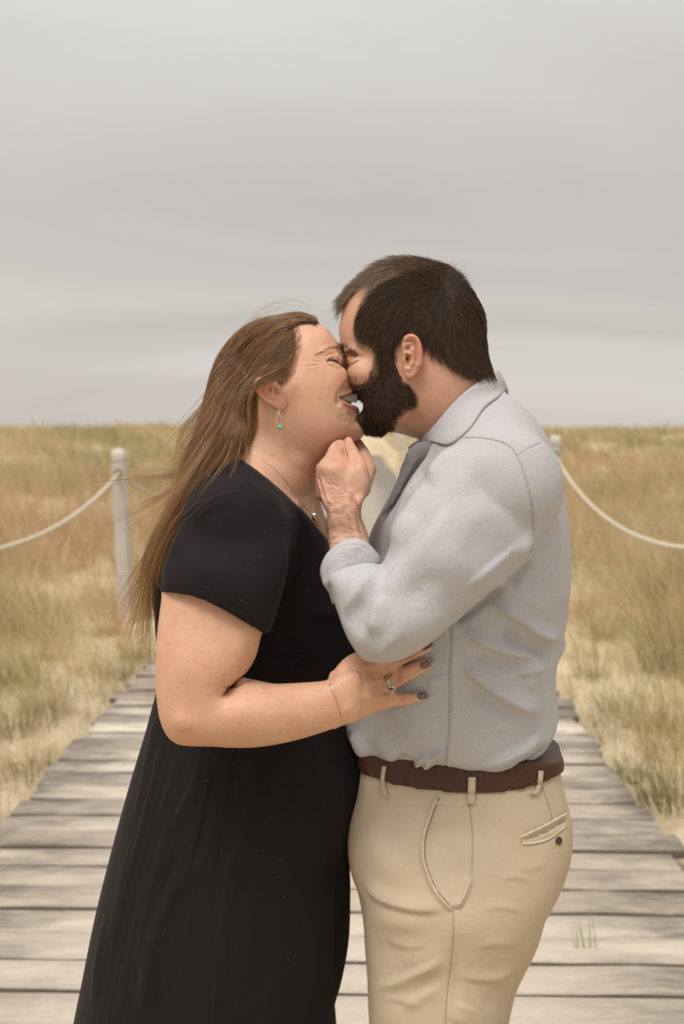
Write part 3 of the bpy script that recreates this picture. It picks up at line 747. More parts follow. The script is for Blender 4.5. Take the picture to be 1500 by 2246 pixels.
# patches of colour over the dunes
def tone_at(w, u, r):
    a = 0.5 + 0.5 * np.sin(w * 0.55 + 1.3 + 0.5 * np.sin(u * 0.3)) * np.cos(u * 0.28 + 0.8 + 0.3 * w)
    b_ = 0.5 + 0.5 * np.sin(w * 1.9 + u * 1.1 + 2.0)
    t = 0.30 + 0.44 * a + 0.16 * b_ + r.normal(0, 0.15, np.shape(w))
    t = np.where((a > 0.72) & (r.random(np.shape(w)) < 0.35), 0.97, t)
    t = np.where(u > 28, t * 0.75 - 0.02, t)
    return np.clip(t, 0.02, 1)
def cover(w, u, r):
    """chance of grass: sand shows near the boards, a pale path on the right"""
    d = np.abs(w - WC) - WH_
    near = np.clip(1 - (u - 7) / 9, 0, 1); reach = 1.0 + 1.7 * near
    c = np.clip((d - 0.04) / reach, 0, 1) ** (1.0 + near)
    patch = np.sin(w * 2.1 + 0.7 + np.sin(u * 0.9)) * np.cos(u * 1.15 + 0.5 * w) + 0.5 * np.sin(w * 5.1 + u * 3.7)
    keep_ = 1 - near * 0.93 * (patch < 0.15)
    far_p = 1 - 0.5 * (1 - near) * (np.sin(w * 0.8 + u * 0.35) * np.cos(u * 0.5 - w * 0.3) < -0.35)
    return np.where(d < 0.03, 0, c * keep_ * far_p + 0.03)
def scatter(n, u0, u1, wmax, r):
    w = []; uu = []
    while len(w) < n:
        k = n; u_ = np.exp(r.uniform(math.log(u0), math.log(u1), k)); half = np.minimum(u_ * 0.42 + 1.2, wmax); w_ = r.uniform(-1, 1, k) * half + u_ * 0.0
        ok = r.random(k) < cover(w_, u_, r); w += list(w_[ok]); uu += list(u_[ok])
    return np.array(w[:n]), np.array(uu[:n])
parts_g = None
for (n, u0, u1, nb, h, wd, sg) in ((1300, 3.0, 9.0, 30, 0.38, 0.0045, 3), (3000, 7.0, 22.0, 22, 0.55, 0.009, 2), (3600, 18.0, 75.0, 18, 0.62, 0.022, 2), (1200, 60, 260, 12, 0.8, 0.09, 2)):
    w, u_ = scatter(n, u0, u1, 90, rg); x, y = loc(w, u_); z = terr(w, u_); tn = tone_at(w, u_, rg)
    hh = h * (0.6 + 0.75 * rg.random(n) ** 1.5 + 0.35 * (rg.random(n) < 0.05)) * np.clip((np.abs(w - WC) - WH_) / 0.8 + 0.45, 0.4, 1)
    g = blades(rg, x, y, z, nb, hh, 0.10 + 0.012 * u_ * 0.6, wd, 0.35, tn, sg)
    parts_g = g if parts_g is None else parts_g.add(g)
o = obj_from('grass', parts_g, M['grass'], smooth=False); o['kind'] = 'stuff'; o['label'] = 'tan and green dune grass covering the dunes'
# the field goes on to both sides of the picture
for (n, u0, u1, nb, h, wd) in ((2600, 2.0, 12, 20, 0.5, 0.008), (2600, 9, 60, 12, 0.66, 0.03)):
    u_ = np.exp(rg.uniform(math.log(u0), math.log(u1), n)); sg_ = rg.choice([-1, 1], n); w = sg_ * (u_ * 0.40 + 1.3 + rg.random(n) * (u_ * 1.5 + 7)); ok = rg.random(n) < cover(w, u_, rg); w, u_ = w[ok], u_[ok]
    x, y = loc(w, u_); parts_g.add(blades(rg, x, y, terr(w, u_), nb, h * (0.6 + 0.7 * rg.random(len(w))), 0.12 + 0.012 * u_, wd, 0.35, tone_at(w, u_, rg), 2))
bpy.data.objects.remove(o)
o = obj_from('grass', parts_g, M['grass'], smooth=False); o['kind'] = 'stuff'; o['label'] = 'tan and green dune grass covering the dunes'
log('grass %d quads' % len(parts_g.f))
# low dead litter on the sand
w, u_ = scatter(1500, 2.6, 10, 5, rg); x, y = loc(w, u_)
g = blades(rg, x, y, terr(w, u_) + 0.015, 7, 0.16, 0.2, 0.004, 2.2, 0.75, 2)
o = obj_from('dead_grass', g, M['grass'], smooth=False); o['kind'] = 'stuff'; o['label'] = 'flattened dry grass lying on the sand'
# single tufts beside the boards
def px_ground(px, py, z=0.0):
    d = P(px, py, 0.0) - CAM; t = (z - CAM[2]) / d[2]; q = CAM + d * t; return q
TUFTS = [(1455,1470,0.55,0.16,'green tuft arching at the right edge of the picture'),(1360,1555,0.30,0.30,'thin tuft with tan tips beside the boards on the right'),(1480,1600,0.42,0.62,'dry tan tuft bending low at the right edge'),(1470,1760,0.30,0.12,'dark green low clump at the right edge near the boards'),
         (1395,1700,0.16,0.18,'small dark green clump on the sand right of the boards'),(1300,1480,0.28,0.35,'short tuft on the sand just right of the shirt'),(1420,1590,0.34,0.5,'straw-coloured tuft leaning over the right boards'),(1330,1400,0.3,0.3,'green tuft on pale sand behind the back of the man'),
         (35,1600,0.34,0.36,'green-tipped tuft at the left edge of the picture'),(110,1560,0.30,0.42,'tuft left of the boards with olive blades'),(260,1480,0.30,0.34,'green tuft at the foot of the boards left of the woman'),(30,1500,0.42,0.40,'tall tuft at the left edge below the rope'),
         (190,1470,0.30,0.75,'russet dry tuft near the left post'),(240,1385,0.30,0.96,'rust-brown clump at the foot of the left post'),(300,1440,0.26,0.30,'small green tuft beside the left post and boards'),(60,1680,0.20,0.5,'short dry tuft on sand at the lower left'),
         (1490,1380,0.5,0.3,'tall green tuft at the far right below the rope'),(1270,1350,0.4,0.9,'dark brown clump behind the elbow side of the shirt'),(120,1440,0.4,0.55,'straw tuft behind the front left grass'),(1440,1650,0.2,0.8,'brown dry tuft between two green clumps on the right')]
for i, (px_, py_, h, tn, lb) in enumerate(TUFTS):
    q = px_ground(px_, py_, -0.02); wloc = None
    g = blades(rg, 0.0, 0.0, 0.0, 110, h, 0.10 + 0.1 * h, 0.0045, 0.45, tn, 4)
    o = obj_from('grass_tuft', g, M['grass'], smooth=False); o.location = (q[0], q[1], q[2]); o['label'] = lb + ' of the dunes' if len(lb.split()) < 5 else lb; o['category'] = 'grass tuft'; o['group'] = 'grass tufts beside the boardwalk'
# green shoots that come up between the boards
M['shoot'] = simple('green_shoot', (0.24, 0.27, 0.09), 0.5)
def shoots(name, lab_, sp, base_y):
    g = None
    for (x0, x1, y1, w_) in sp:
        a = px_ground(x0, base_y, 0.0); hgt = (base_y - y1) * 0.0011; n = 7; t = np.linspace(0, 1, n)
        pts = np.stack([a[0] + (x1 - x0) * 0.0011 * t ** 1.6, np.full(n, a[1]) + 0.02 * t * t, -0.02 + (hgt + 0.02) * t], 1) ; ww = w_ * (1 - 0.8 * t)
        v_ = np.stack([pts - np.stack([ww, 0 * ww, 0 * ww], 1), pts + np.stack([0 * ww, -ww * 0.4, 0 * ww], 1), pts + np.stack([ww, 0 * ww, 0 * ww], 1)], 1).reshape(-1, 3)
        f_ = [(i * 3 + j, i * 3 + j + 1, i * 3 + j + 4, i * 3 + j + 3) for i in range(n - 1) for j in (0, 1)]
        q = G(v_, np.array(f_)); g = q if g is None else g.add(q)
    o = obj_from(name, g, M['shoot']); o['label'] = lab_; o['category'] = 'grass shoots'
shoots('grass_shoots', 'few thin green shoots growing up between two planks at lower right', [(1267, 1262, 2012, 0.0028), (1281, 1266, 2005, 0.004), (1283, 1268, 2030, 0.0028), (1293, 1291, 1975, 0.0028), (1306, 1290, 1950, 0.002), (1262, 1254, 2035, 0.002)], 2084)
shoots('grass_shoots', 'faint short green shoots between planks right of the belt', [(1292, 1296, 1625, 0.0025), (1300, 1310, 1640, 0.0025), (1296, 1290, 1640, 0.002)], 1662)
# ================================================================== MAN
man = empty('person', (0.12, 0.0, 0.0), 'bearded dark-haired man in a blue-grey shirt and khaki trousers, facing the woman', 'person')

# ---- trousers and legs
def lin(*a): return list(a)
TR_NEAR = [(800,1640),(792,1700),(785,1750),(770,1800),(764,1850),(768,1895),(778,1930),(791,1965),(797,2020),(801,2080),(806,2140),(810,2246),(822,2500),(838,2760),(850,3000),(856,3150),
           (1008,3150),(1020,3000),(1035,2760),(1062,2500),(1090,2300),(1104,2215),(1117,2160),(1135,2122),(1163,2066),(1193,1996),(1222,1928),(1238,1890),(1247,1845),(1245,1800),(1232,1755),(1220,1700),(1214,1640),(1150,1600),(1000,1590),(880,1600)]
v = Vol((-0.05, 0.36), (-0.21, 0.21), (0.02, 1.20), 0.0032)
HIP = [(812,1560),(800,1640),(792,1700),(785,1750),(770,1800),(764,1850),(768,1895),(785,1940),(830,1985),(1000,2040),(1130,2020),(1200,1975),(1234,1900),(1247,1845),(1245,1800),(1234,1755),(1221,1700),(1216,1640),(1200,1560),(1000,1530)]
v.join(v.body(HIP, 0.0, [(1000,1640,0.98),(1000,1720,1.02),(1000,1850,1.17),(1000,2000,1.2)]))
v.join(v.body(TR_NEAR, [(1000,1750,-0.065),(980,2000,-0.085),(960,2300,-0.095),(940,3000,-0.11)], [(1000,1680,0.42),(1000,1750,0.5),(1000,1850,0.70),(1000,2000,0.78),(1000,2200,0.85),(940,3000,0.9)]), 0.03)
TR_FAR = [(x + (14 if y > 2000 and x > 1000 else 4), y) for x, y in TR_NEAR]
v.join(v.body(TR_FAR, [(1000,1750,0.065),(980,2000,0.085),(960,2300,0.10),(940,3000,0.11)], [(1000,1680,0.42),(1000,1750,0.5),(1000,1850,0.70),(1000,2000,0.72),(940,3000,0.85)]), 0.02)
F_legs = v.F.copy(); v_legs = v
v.keep(v.ext(v.flat([(600,1690),(800,1700),(1000,1722),(1120,1718),(1180,1710),(1225,1703),(1300,1700),(1400,3160),(600,3160)], -0.13, smooth=False)))
tr = v.skin().orient().relax(6)
TR_OPS = [
    # side seam
    ('w', [(1028,1742),(1033,1800),(1036,1850),(1034,1900),(1032,1925),(1015,1965),(997,1995),(993,2060),(988,2120),(980,2180),(977,2246)], 3, -1.6, 0.0),
    # front pocket opening
    ('s', [(957,1745),(942,1790),(930,1830),(927,1865),(932,1900),(955,1955),(992,1998)], 13, 4.5, 0.05),
    ('g', [(962,1780),(975,1850),(990,1920),(1000,1960)], 26, -3.0, 0.3),
    ('s', [(1000,1992),(1020,1962),(1032,1925)], 10, 3.5, 0.1),
    # folds from the crotch and the hip
    ('s', [(790,1925),(830,1965),(900,1990),(985,1996)], 22, 5, 0.3), ('g', [(800,1990),(870,2020),(960,2030)], 24, 3.0, 0.4),
    ('g', [(782,1800),(840,1880),(910,1960)], 34, 3.5, 0.4), ('g', [(850,1790),(905,1900),(950,1985)], 26, -2.5, 0.4),
    ('s', [(985,2096),(920,2128),(850,2160),(806,2162)], 20, 4.5, 0.35), ('g', [(860,2100),(930,2105),(985,2075)], 26, 2.5, 0.4),
    ('s', [(975,2160),(930,2180),(880,2215)], 18, 2.5, 0.35),
    ('s', [(1070,2152),(1105,2142),(1135,2118)], 12, 1.6, 0.4), ('s', [(995,2142),(1050,2148),(1120,2150)], 14, 1.8, 0.4),
    ('s', [(1045,1998),(1100,1990),(1160,2006)], 12, 1.2, 0.4), ('g', [(1060,2230),(1100,2170),(1118,2150)], 22, -1.5, 0.4),
    ('s', [(1110,1900),(1160,1905),(1215,1890)], 20, 1, 0.4), ('g', [(1050,1760),(1120,1790),(1180,1860)], 30, 1.5, 0.4),
  ('g', [(985,1735),(970,1760),(880,1752)], 12, 1.2, 0.3),
    ('g', [(1020,2200),(1000,2246)], 25, 2, 0.2), ('g', [(870,2030),(850,2120),(860,2240)], 40, -2.5, 0.3),
    ('s', [(1000,1770),(1020,1762),(1040,1745)], 8, 1.2, 0.3),
    # welt of the hip pocket
    ('w', [(1140,1838),(1190,1815),(1243,1786)], 3.0, 1.6, 0.02), ('w', [(1146,1846),(1160,1840),(1200,1832),(1243,1808)], 3.5, 1.5, 0.02),
    ('g', [(1150,1842),(1195,1826),(1241,1797)], 3.5, -2.2, 0.05),
    ('s', [(900,1800),(880,1860),(870,1930)], 22, 1.6, 0.4), ('s', [(830,2050),(880,2075),(960,2070)], 18, 1.6, 0.4), ('s', [(1090,1930),(1130,1925),(1170,1938)], 12, 1.3, 0.4), ('s', [(1040,2080),(1090,2070),(1140,2080)], 14, 1.2, 0.4), ('g', [(1010,2040),(1005,2120),(1000,2200)], 12, -1.2, 0.3), ('s', [(820,2200),(870,2195),(930,2210)], 14, 1.6, 0.4),
]
tr.sculpt([(o[:3] + (o[3] * 1.6,) + o[4:]) if o[0] in 'gs' else o for o in TR_OPS])
tr.noise(0.0012, 9, 3)
trousers = obj_from('trousers', tr, M['khaki'], man)
BV_TR = BVHTree.FromPolygons([tuple(x) for x in tr.v], [tuple(int(i) for i in q) for q in tr.f])

def drape_pt(bv, x, y, off=0.001, guess=-0.2):
    """the point of a surface seen at photo point x, y, lifted off it"""
    d = P(x, y, 0.0) - CAM; d /= np.linalg.norm(d)
    h = bv.ray_cast(Vector(CAM), Vector(d))
    if h[0] is None: return P(x, y, guess), np.array([0, -1.0, 0])
    return np.array(h[0]) + np.array(h[1]) * off * (1 if np.dot(h[1], d) < 0 else -1), np.array(h[1]) * (1 if np.dot(h[1], d) < 0 else -1)
def strip(bv, line, width, thick=0.001, off=0.0, n=6, wprof=None, guess=-0.2):
    """a flat band of cloth or cord lying on a surface along a photo line; width in pixels"""
    ln = smooth_line(line, n); t = np.gradient(ln, axis=0); t /= np.linalg.norm(t, axis=1, keepdims=True); nr = np.stack([-t[:, 1], t[:, 0]], 1)
    m = len(ln); wd = np.full(m, width / 2.0) if wprof is None else np.interp(np.linspace(0, 1, m), np.linspace(0, 1, len(wprof)), wprof) / 2
    rows = []
    for i in range(m):
        a = ln[i] - nr[i] * wd[i]; b = ln[i] + nr[i] * wd[i]
        pts = []
        for q, h in ((a, off - 0.002), (a, off + thick), ((a + b) / 2, off + thick * 1.25), (b, off + thick), (b, off - 0.002)):
            p, _ = drape_pt(bv, q[0], q[1], h, guess); pts.append(p)
        rows.append(pts)
    v_ = np.array(rows).reshape(-1, 3); k = 5; f = []
    for i in range(m - 1):
        for j in range(k - 1): f.append((i * k + j, (i + 1) * k + j, (i + 1) * k + j + 1, i * k + j + 1))
    for i in (0, m - 1):
        f.append((i * k, i * k + 1, i * k + 3, i * k + 4)); f.append((i * k + 1, i * k + 2, i * k + 3, i * k + 3)) if False else None
    f = [q for q in f if q]
    return G(v_, np.array(f))

# ---- shirt: body and sleeve
v = Vol((-0.06, 0.36), (-0.33, 0.27), (1.02, 1.66), 0.0026)
TORSO = [(905,1000),(885,1012),(868,1060),(838,1115),(812,1170),(800,1230),(792,1300),(782,1380),(766,1470),(748,1560),(743,1610),(742,1650),(748,1690),(770,1740),(810,1790),
         (900,1810),(985,1815),(1040,1815),(1110,1812),(1165,1800),(1205,1760),(1222,1700),(1228,1650),(1226,1620),(1220,1570),(1213,1520),(1211,1470),(1214,1437),(1231,1422),(1234,1402),(1228,1384),(1236,1345),(1242,1280),
         (1244,1210),(1238,1130),(1226,1050),(1206,982),(1178,932),(1140,892),(1100,868),(1050,872),(1000,905),(950,960)]
v.join(v.body(TORSO, 0.0, [(1050,900,1.25),(1040,1000,1.30),(1030,1150,1.30),(1000,1350,1.22),(985,1500,1.18),(985,1700,1.17)]))
# shoulders and trapezius
sh = P(1095, 1020, -0.13); v.join(v.cap(P(1060, 985, -0.05), P(1100, 1070, -0.145), 0.062, 0.078), 0.04)
v.join(v.cap(P(1060, 985, 0.05), P(1100, 1070, 0.15), 0.062, 0.078), 0.04)
SLEEVE = [(1165,1218),(1130,1250),(1095,1279),(1030,1332),(985,1372),(930,1418),(885,1443),(845,1452),(812,1450),(790,1440),(774,1418),(757,1388),(742,1350),(732,1318),(726,1290),(720,1265),(738,1238),(775,1222),(812,1228),(833,1238),(843,1228),
          (860,1190),(880,1140),(905,1090),(935,1040),(970,1000),(1010,975),(1060,962),(1110,968),(1150,1000),(1170,1050),(1178,1120),(1176,1180)]
ARMY = [(1120,1060,-0.145),(1060,1150,-0.175),(950,1250,-0.20),(850,1380,-0.225),(790,1400,-0.225),(760,1280,-0.205),(770,1210,-0.19)]
sl = v.body(SLEEVE, ARMY, [(1100,1080,0.80),(960,1230,0.92),(830,1380,0.95),(760,1280,1.0)])
v.join(sl, 0.010)
# far arm reaches round her: mostly hidden behind both bodies
v.rods([P(1080,1060,0.17), P(930,1330,0.26), P(760,1420,0.20)], [0.075, 0.06, 0.05], 0.03)
# open neck: everything in front of the collar line is cut away
v.cut(v.ext(v.flat([(700,700),(1130,700),(1094,800),(1076,828),(1026,864),(985,905),(960,935),(935,965),(905,985),(893,1000),(880,1020),(862,1000),(700,1000)], 0.0, smooth=False)))
v.keep(v.ext(v.flat([(650,1500),(744,1590),(748,1640),(764,1672),(786,1687),(806,1689),(850,1682),(905,1681),(940,1687),(985,1691),(1030,1704),(1070,1708),(1110,1706),(1165,1698),(1205,1682),(1300,1600),(1400,700),(600,700)], -0.13, smooth=False)), 0.016)
g = v.skin().orient().relax(3)
SHIRT_OPS = [
    # armhole seam and yoke seam
    ('w', [(1010,962),(1060,962),(1110,975),(1134,1002),(1150,1040),(1162,1085),(1168,1130),(1168,1180),(1164,1216)], 3, -1.5, 0.04),
    ('w', [(1120,968),(1150,985),(1190,970)], 3, -0.8, 0.1),
    # sleeve: long folds running from elbow to shoulder
    ('s', [(835,1238),(815,1262),(790,1290),(770,1320),(760,1365)], 20, 5.5, 0.35),
    ('s', [(842,1300),(822,1345),(808,1400)], 22, 4.5, 0.35), ('g', [(800,1300),(788,1350),(790,1410)], 16, -3, 0.4),
    ('s', [(1010,1100),(930,1180),(870,1260),(826,1340)], 34, 4.5, 0.3), ('g', [(970,1110),(900,1190),(850,1250)], 22, -3, 0.35),
    ('s', [(925,1030),(895,1090),(868,1160),(850,1220)], 24, 5, 0.3), ('g', [(960,1025),(925,1085),(890,1160)], 20, -3, 0.3),
    ('g', [(1100,1060),(1000,1180),(900,1310)], 40, 2.6, 0.35), ('s', [(1155,1180),(1080,1240),(1010,1300)], 18, 2.5, 0.4),
    ('s', [(1120,1230),(1165,1195),(1215,1135)], 20, 4.0, 0.35), ('g', [(1150,1225),(1190,1180),(1222,1150)], 14, -2.5, 0.4),
    ('s', [(1000,975),(960,1010),(925,1060)], 14, 3, 0.3), ('g', [(1090,990),(1040,1030),(1000,1090)], 26, 2, 0.35),
    ('s', [(800,1440),(840,1425),(890,1380)], 20, 2.5, 0.4), ('g', [(880,1330),(920,1290),(980,1250)], 24, -2, 0.4),
    # back and side drags
    ('s', [(1075,1320),(1130,1355),(1185,1395),(1232,1402)], 22, 8, 0.22), ('g', [(1090,1370),(1140,1412),(1200,1430),(1228,1424)], 15, -6, 0.25),
    ('s', [(1010,1380),(1060,1412),(1120,1432),(1195,1442)], 22, 6, 0.25), ('g', [(1030,1425),(1090,1455),(1150,1452)], 15, -3.5, 0.3),
    ('s', [(1005,1455),(1060,1500),(1120,1540),(1195,1572)], 26, 7, 0.25), ('g', [(1020,1500),(1080,1545),(1140,1585)], 18, -4, 0.3),
    ('g', [(1060,1270),(1110,1290),(1180,1330),(1232,1350)], 22, 4, 0.3), ('g', [(1180,1445),(1172,1480),(1150,1520)], 14, 3.5, 0.3),
    ('s', [(1120,1480),(1165,1470),(1205,1450)], 16, 3.5, 0.35), ('g', [(1190,1240),(1215,1290),(1222,1340)], 24, 2.5, 0.3),
    ('s', [(1195,1600),(1150,1640),(1090,1668),(1050,1690)], 22, 5.5, 0.3), ('g', [(1210,1630),(1170,1670),(1120,1695)], 18, -3.5, 0.3),
    # side seam
    ('w', [(986,1372),(988,1420),(984,1470),(986,1530),(984,1590),(980,1640),(975,1700)], 4, -1.8, 0.0),
    ('g', [(992,1400),(994,1500),(990,1600),(984,1690)], 7, 0.9, 0.05),
    # blousing over the belt
    ('s', [(942,1650),(920,1662),(905,1684)], 14, 5.5, 0.2), ('s', [(975,1640),(945,1660),(925,1686)], 13, 5, 0.2), ('g', [(895,1655),(880,1680)], 12, -4, 0.2),
    ('s', [(772,1600),(782,1640),(805,1678)], 16, 4.5, 0.25), ('g', [(755,1600),(768,1640),(790,1672)], 12, -3, 0.3),
    ('g', [(820,1600),(850,1650),(870,1690)], 18, 3, 0.3), ('s', [(745,1640),(765,1665),(800,1680)], 14, 3, 0.3),
    ('g', [(1000,1600),(1080,1610),(1160,1600)], 30, -2.2, 0.4), ('g', [(870,1590),(930,1610),(975,1600)], 30, 2.4, 0.4),
    ('g', [(930,1500),(960,1490),(985,1475)], 12, 2.2, 0.3), ('g', [(940,1440),(965,1450),(985,1470)], 10, 2.2, 0.3),
    # dents under the arm
    ('g', [(985,1372),(1040,1335),(1110,1282)], 9, -5, 0.2), ('g', [(1110,1290),(1170,1222)], 9, -4, 0.3),
]
g.sculpt([(o[:3] + (o[3] * 1.7,) + o[4:]) if o[0] in 'gs' else o for o in SHIRT_OPS], hi=0.25)
g.noise(0.0016, 14, 1)
shirt_g = g
shirt = obj_from('shirt', g, M['shirt'], man)
def bvh(g): return BVHTree.FromPolygons([tuple(x) for x in g.v], [tuple(int(i) for i in q) for q in g.f])
BV_SH = bvh(g)
log('shirt %d' % len(g.f))

for ln in ([(1012,960),(1060,961),(1110,974),(1134,1001),(1150,1040),(1162,1085),(1168,1130),(1168,1180),(1164,1214)], [(1132,998),(1155,985),(1190,968)],
           [(986,1380),(988,1420),(984,1470),(986,1530),(984,1590),(981,1640),(978,1672)]):
    obj_from('seam', strip(BV_SH, ln, 1.6, 0.0003), M['shirt_seam'], shirt)
# rolled cuff: a thick turned-up band round the forearm
v = Vol((-0.08, 0.10), (-0.30, -0.08), (1.28, 1.46), 0.0016)
CUFF = [(703,1262),(704,1240),(716,1214),(740,1192),(765,1181),(790,1182),(810,1194),(828,1214),(834,1228),(826,1240),(800,1242),(770,1252),(745,1275),(735,1300),(731,1325),(722,1300),(712,1285)]
v.join(v.body(CUFF, -0.19, 1.25, tmax=0.062))
CUFF_OUT = [(703,1262),(704,1240),(716,1214),(740,1192),(765,1181),(790,1182),(812,1196),(834,1222),(840,1240),(800,1300),(760,1330),(728,1330),(712,1290)]
g = v.skin().orient().relax(4)
g.sculpt([('s', [(712,1290),(728,1266),(752,1246),(785,1238),(830,1236)], 10, 4.0, 0.1), ('w', [(722,1296),(738,1268),(764,1250),(800,1240)], 3, -2.0, 0.1),
          ('w', [(708,1250),(722,1225),(745,1204),(768,1196),(792,1198),(812,1210)], 2.5, -1.0, 0.1),
          ('g', [(745,1215),(742,1240),(735,1262)], 8, 1.6, 0.3), ('g', [(785,1200),(790,1225)], 8, -1.6, 0.3), ('g', [(716,1240),(712,1275)], 6, -1.2, 0.3)])
g.noise(0.0012, 25, 5)
cuff = obj_from('rolled_cuff', g, M['shirt'], shirt)

# open front edge (placket) hanging below the collar
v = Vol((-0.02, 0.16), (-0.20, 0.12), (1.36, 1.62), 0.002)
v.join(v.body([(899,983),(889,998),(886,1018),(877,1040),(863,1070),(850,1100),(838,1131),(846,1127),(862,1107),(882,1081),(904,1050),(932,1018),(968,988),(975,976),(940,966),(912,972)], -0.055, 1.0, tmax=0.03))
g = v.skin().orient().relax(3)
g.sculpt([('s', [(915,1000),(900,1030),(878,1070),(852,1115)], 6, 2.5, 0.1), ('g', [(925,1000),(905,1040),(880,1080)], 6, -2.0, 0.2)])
obj_from('placket', g, M['shirt_inside_shaded'], shirt)

# ---- belt and loops
BELT_TOP = [(780,1682),(850,1682),(905,1684),(985,1690),(1030,1700),(1100,1702),(1160,1696),(1205,1676),(1218,1664)]
v = v_legs; v.F = F_legs - np.float32(0.0045)
v.keep(v.ext(v.flat([(740,1684),(820,1672),(900,1668),(1000,1672),(1120,1676),(1200,1690),(1290,1700),(1290,1720),(1222,1724),(1190,1730),(1140,1739),(1070,1744),(1000,1743),(930,1738),(860,1731),(815,1722),(740,1716)], -0.13, n=3, smooth=False)))
g = v.skin().orient().relax(10)
g.sculpt([('w', [(800,1692),(860,1694),(930,1698),(1000,1706)], 2, -0.6), ('b', (861,1704), (2.5, 2.5), -2.2), ('b', (886,1707), (2.5, 2.5), -2.2)])
belt = obj_from('belt', g, M['leather'], man)
BV_BELT = bvh(g)
def loop(line, w, name='belt_loop'):
    ln = smooth_line(line, 6); rows = []
    for i, (x, y) in enumerate(ln):
        p1, n1 = drape_pt(BV_BELT, x, y, 0.004, 9.0); p2, n2 = drape_pt(BV_TR, x, y, 0.004, 9.0)
        y_ = min(p1[1], p2[1])
        if y_ > 5: y_ = rows[-1][1] if rows else -0.1
        rows.append(P(x, y, y_ - 0.0015))
    rows = np.array(rows); ww = w * 0.00057 / 2; vv = []
    for i, p in enumerate(rows):
        for dx_, dy_ in ((-ww, 0.003), (-ww, 0), (0, -0.0008), (ww, 0), (ww, 0.003)): vv.append(p + np.array([dx_, dy_, 0]))
    k = 5; m = len(rows); f = [(i * k + j, (i + 1) * k + j, (i + 1) * k + j + 1, i * k + j + 1) for i in range(m - 1) for j in range(k - 1)]
    f += [(0, 1, 3, 4), ((m - 1) * k, (m - 1) * k + 1, (m - 1) * k + 3, (m - 1) * k + 4)]
    return obj_from(name, G(np.array(vv), np.array(f)), M['khaki'], trousers, smooth=False)
loop([(843,1682),(839,1706),(841,1730),(847,1748)], 10)
loop([(1035,1706),(1034,1735),(1033,1762)], 17)
loop([(1186,1692),(1184,1715),(1176,1738),(1166,1741)], 11)
g = tube(np.array([P(x, y, -0.02) for x, y in smooth_line([(1214,1670),(1216,1690),(1210,1708),(1204,1700)], 5)]), 0.0018, 6)
obj_from('belt_loop', g, M['khaki'], trousers)
# buckle peeking out at the front
g = tube(np.array([P(x, y, -0.015) for x, y in smooth_line([(796,1689),(800,1698),(803,1710)], 5)]), 0.0016, 6)
obj_from('buckle', g, M['silver'], belt)
# pocket trim and button
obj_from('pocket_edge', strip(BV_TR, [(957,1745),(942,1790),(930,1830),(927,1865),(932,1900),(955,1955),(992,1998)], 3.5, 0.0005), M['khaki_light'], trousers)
obj_from('seam', strip(BV_TR, [(962,1750),(947,1792),(934,1832),(931,1865),(936,1900),(958,1952),(990,1990)], 3.0, 0.0002), M['khaki_shadow'], trousers)  # shade inside the pocket opening, painted as a dark strip, no stitching
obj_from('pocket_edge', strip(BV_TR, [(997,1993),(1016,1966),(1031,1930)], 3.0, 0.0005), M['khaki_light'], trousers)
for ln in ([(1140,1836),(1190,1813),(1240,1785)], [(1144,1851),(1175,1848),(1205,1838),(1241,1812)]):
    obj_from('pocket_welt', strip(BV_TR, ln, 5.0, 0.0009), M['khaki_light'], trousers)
obj_from('seam', strip(BV_TR, [(1028,1764),(1033,1800),(1036,1850),(1034,1925)], 1.8, 0.0004), M['khaki_stitch'], trousers)
obj_from('seam', strip(BV_TR, [(994,2003),(993,2060),(988,2120),(980,2180),(977,2246),(975,2300)], 2.2, 0.0004), M['khaki_stitch'], trousers)
obj_from('seam', strip(BV_TR, [(1188,1725),(1200,1760),(1211,1800)], 1.6, 0.0004), M['khaki_stitch'], trousers)
for ln in ([(1141,1831),(1190,1808),(1240,1780)], [(1141,1833),(1146,1854),(1178,1852),(1206,1842),(1241,1816)], [(1150,1842),(1195,1827),(1240,1799)]):
    obj_from('seam', strip(BV_TR, ln, 1.5, 0.0003), M['khaki_stitch'], trousers)
c, nn = drape_pt(BV_TR, 1224, 1844, 0.001)
me = bpy.data.meshes.new('button'); bm = bmesh.new()
bmesh.ops.create_cone(bm, cap_ends=True, segments=20, radius1=0.0055, radius2=0.0050, depth=0.0022)
top = max(bm.faces, key=lambda f: f.calc_center_median().z); r = bmesh.ops.inset_individual(bm, faces=[top], thickness=0.0012); bmesh.ops.translate(bm, verts=list(top.verts), vec=(0, 0, -0.0008))
bm.to_mesh(me); bm.free(); me.materials.append(M['button']); me.shade_smooth()
o = bpy.data.objects.new('button', me); COL.objects.link(o); o.location = c
o.rotation_euler = Vector(nn).to_track_quat('Z', 'Y').to_euler(); o.parent = trousers; o.matrix_parent_inverse = Matrix.Translation(man.location).inverted() if False else Matrix()
trousers_w = Matrix.Translation((0, 0, 0))
for yy, dx0 in ((-0.11, 0), (0.11, 0.02)):
    v = Vol((-0.12, 0.24), (yy - 0.08, yy + 0.08), (-0.02, 0.16), 0.005)
    v.join(v.ball((0.16 + dx0, yy, 0.05), (0.06, 0.042, 0.055))); v.join(v.ball((0.0 + dx0, yy, 0.032), (0.09, 0.046, 0.04)), 0.03); v.join(v.cap((0.13 + dx0, yy, 0.05), (0.12 + dx0, yy, 0.13), 0.045, 0.045), 0.03)
    v.keep((0.004 - v.Z)[None, None, :].astype(np.float32) + np.zeros_like(v.F))
    obj_from('shoe', v.skin().orient().relax(3), M['shoe'], man)
log('belt etc')
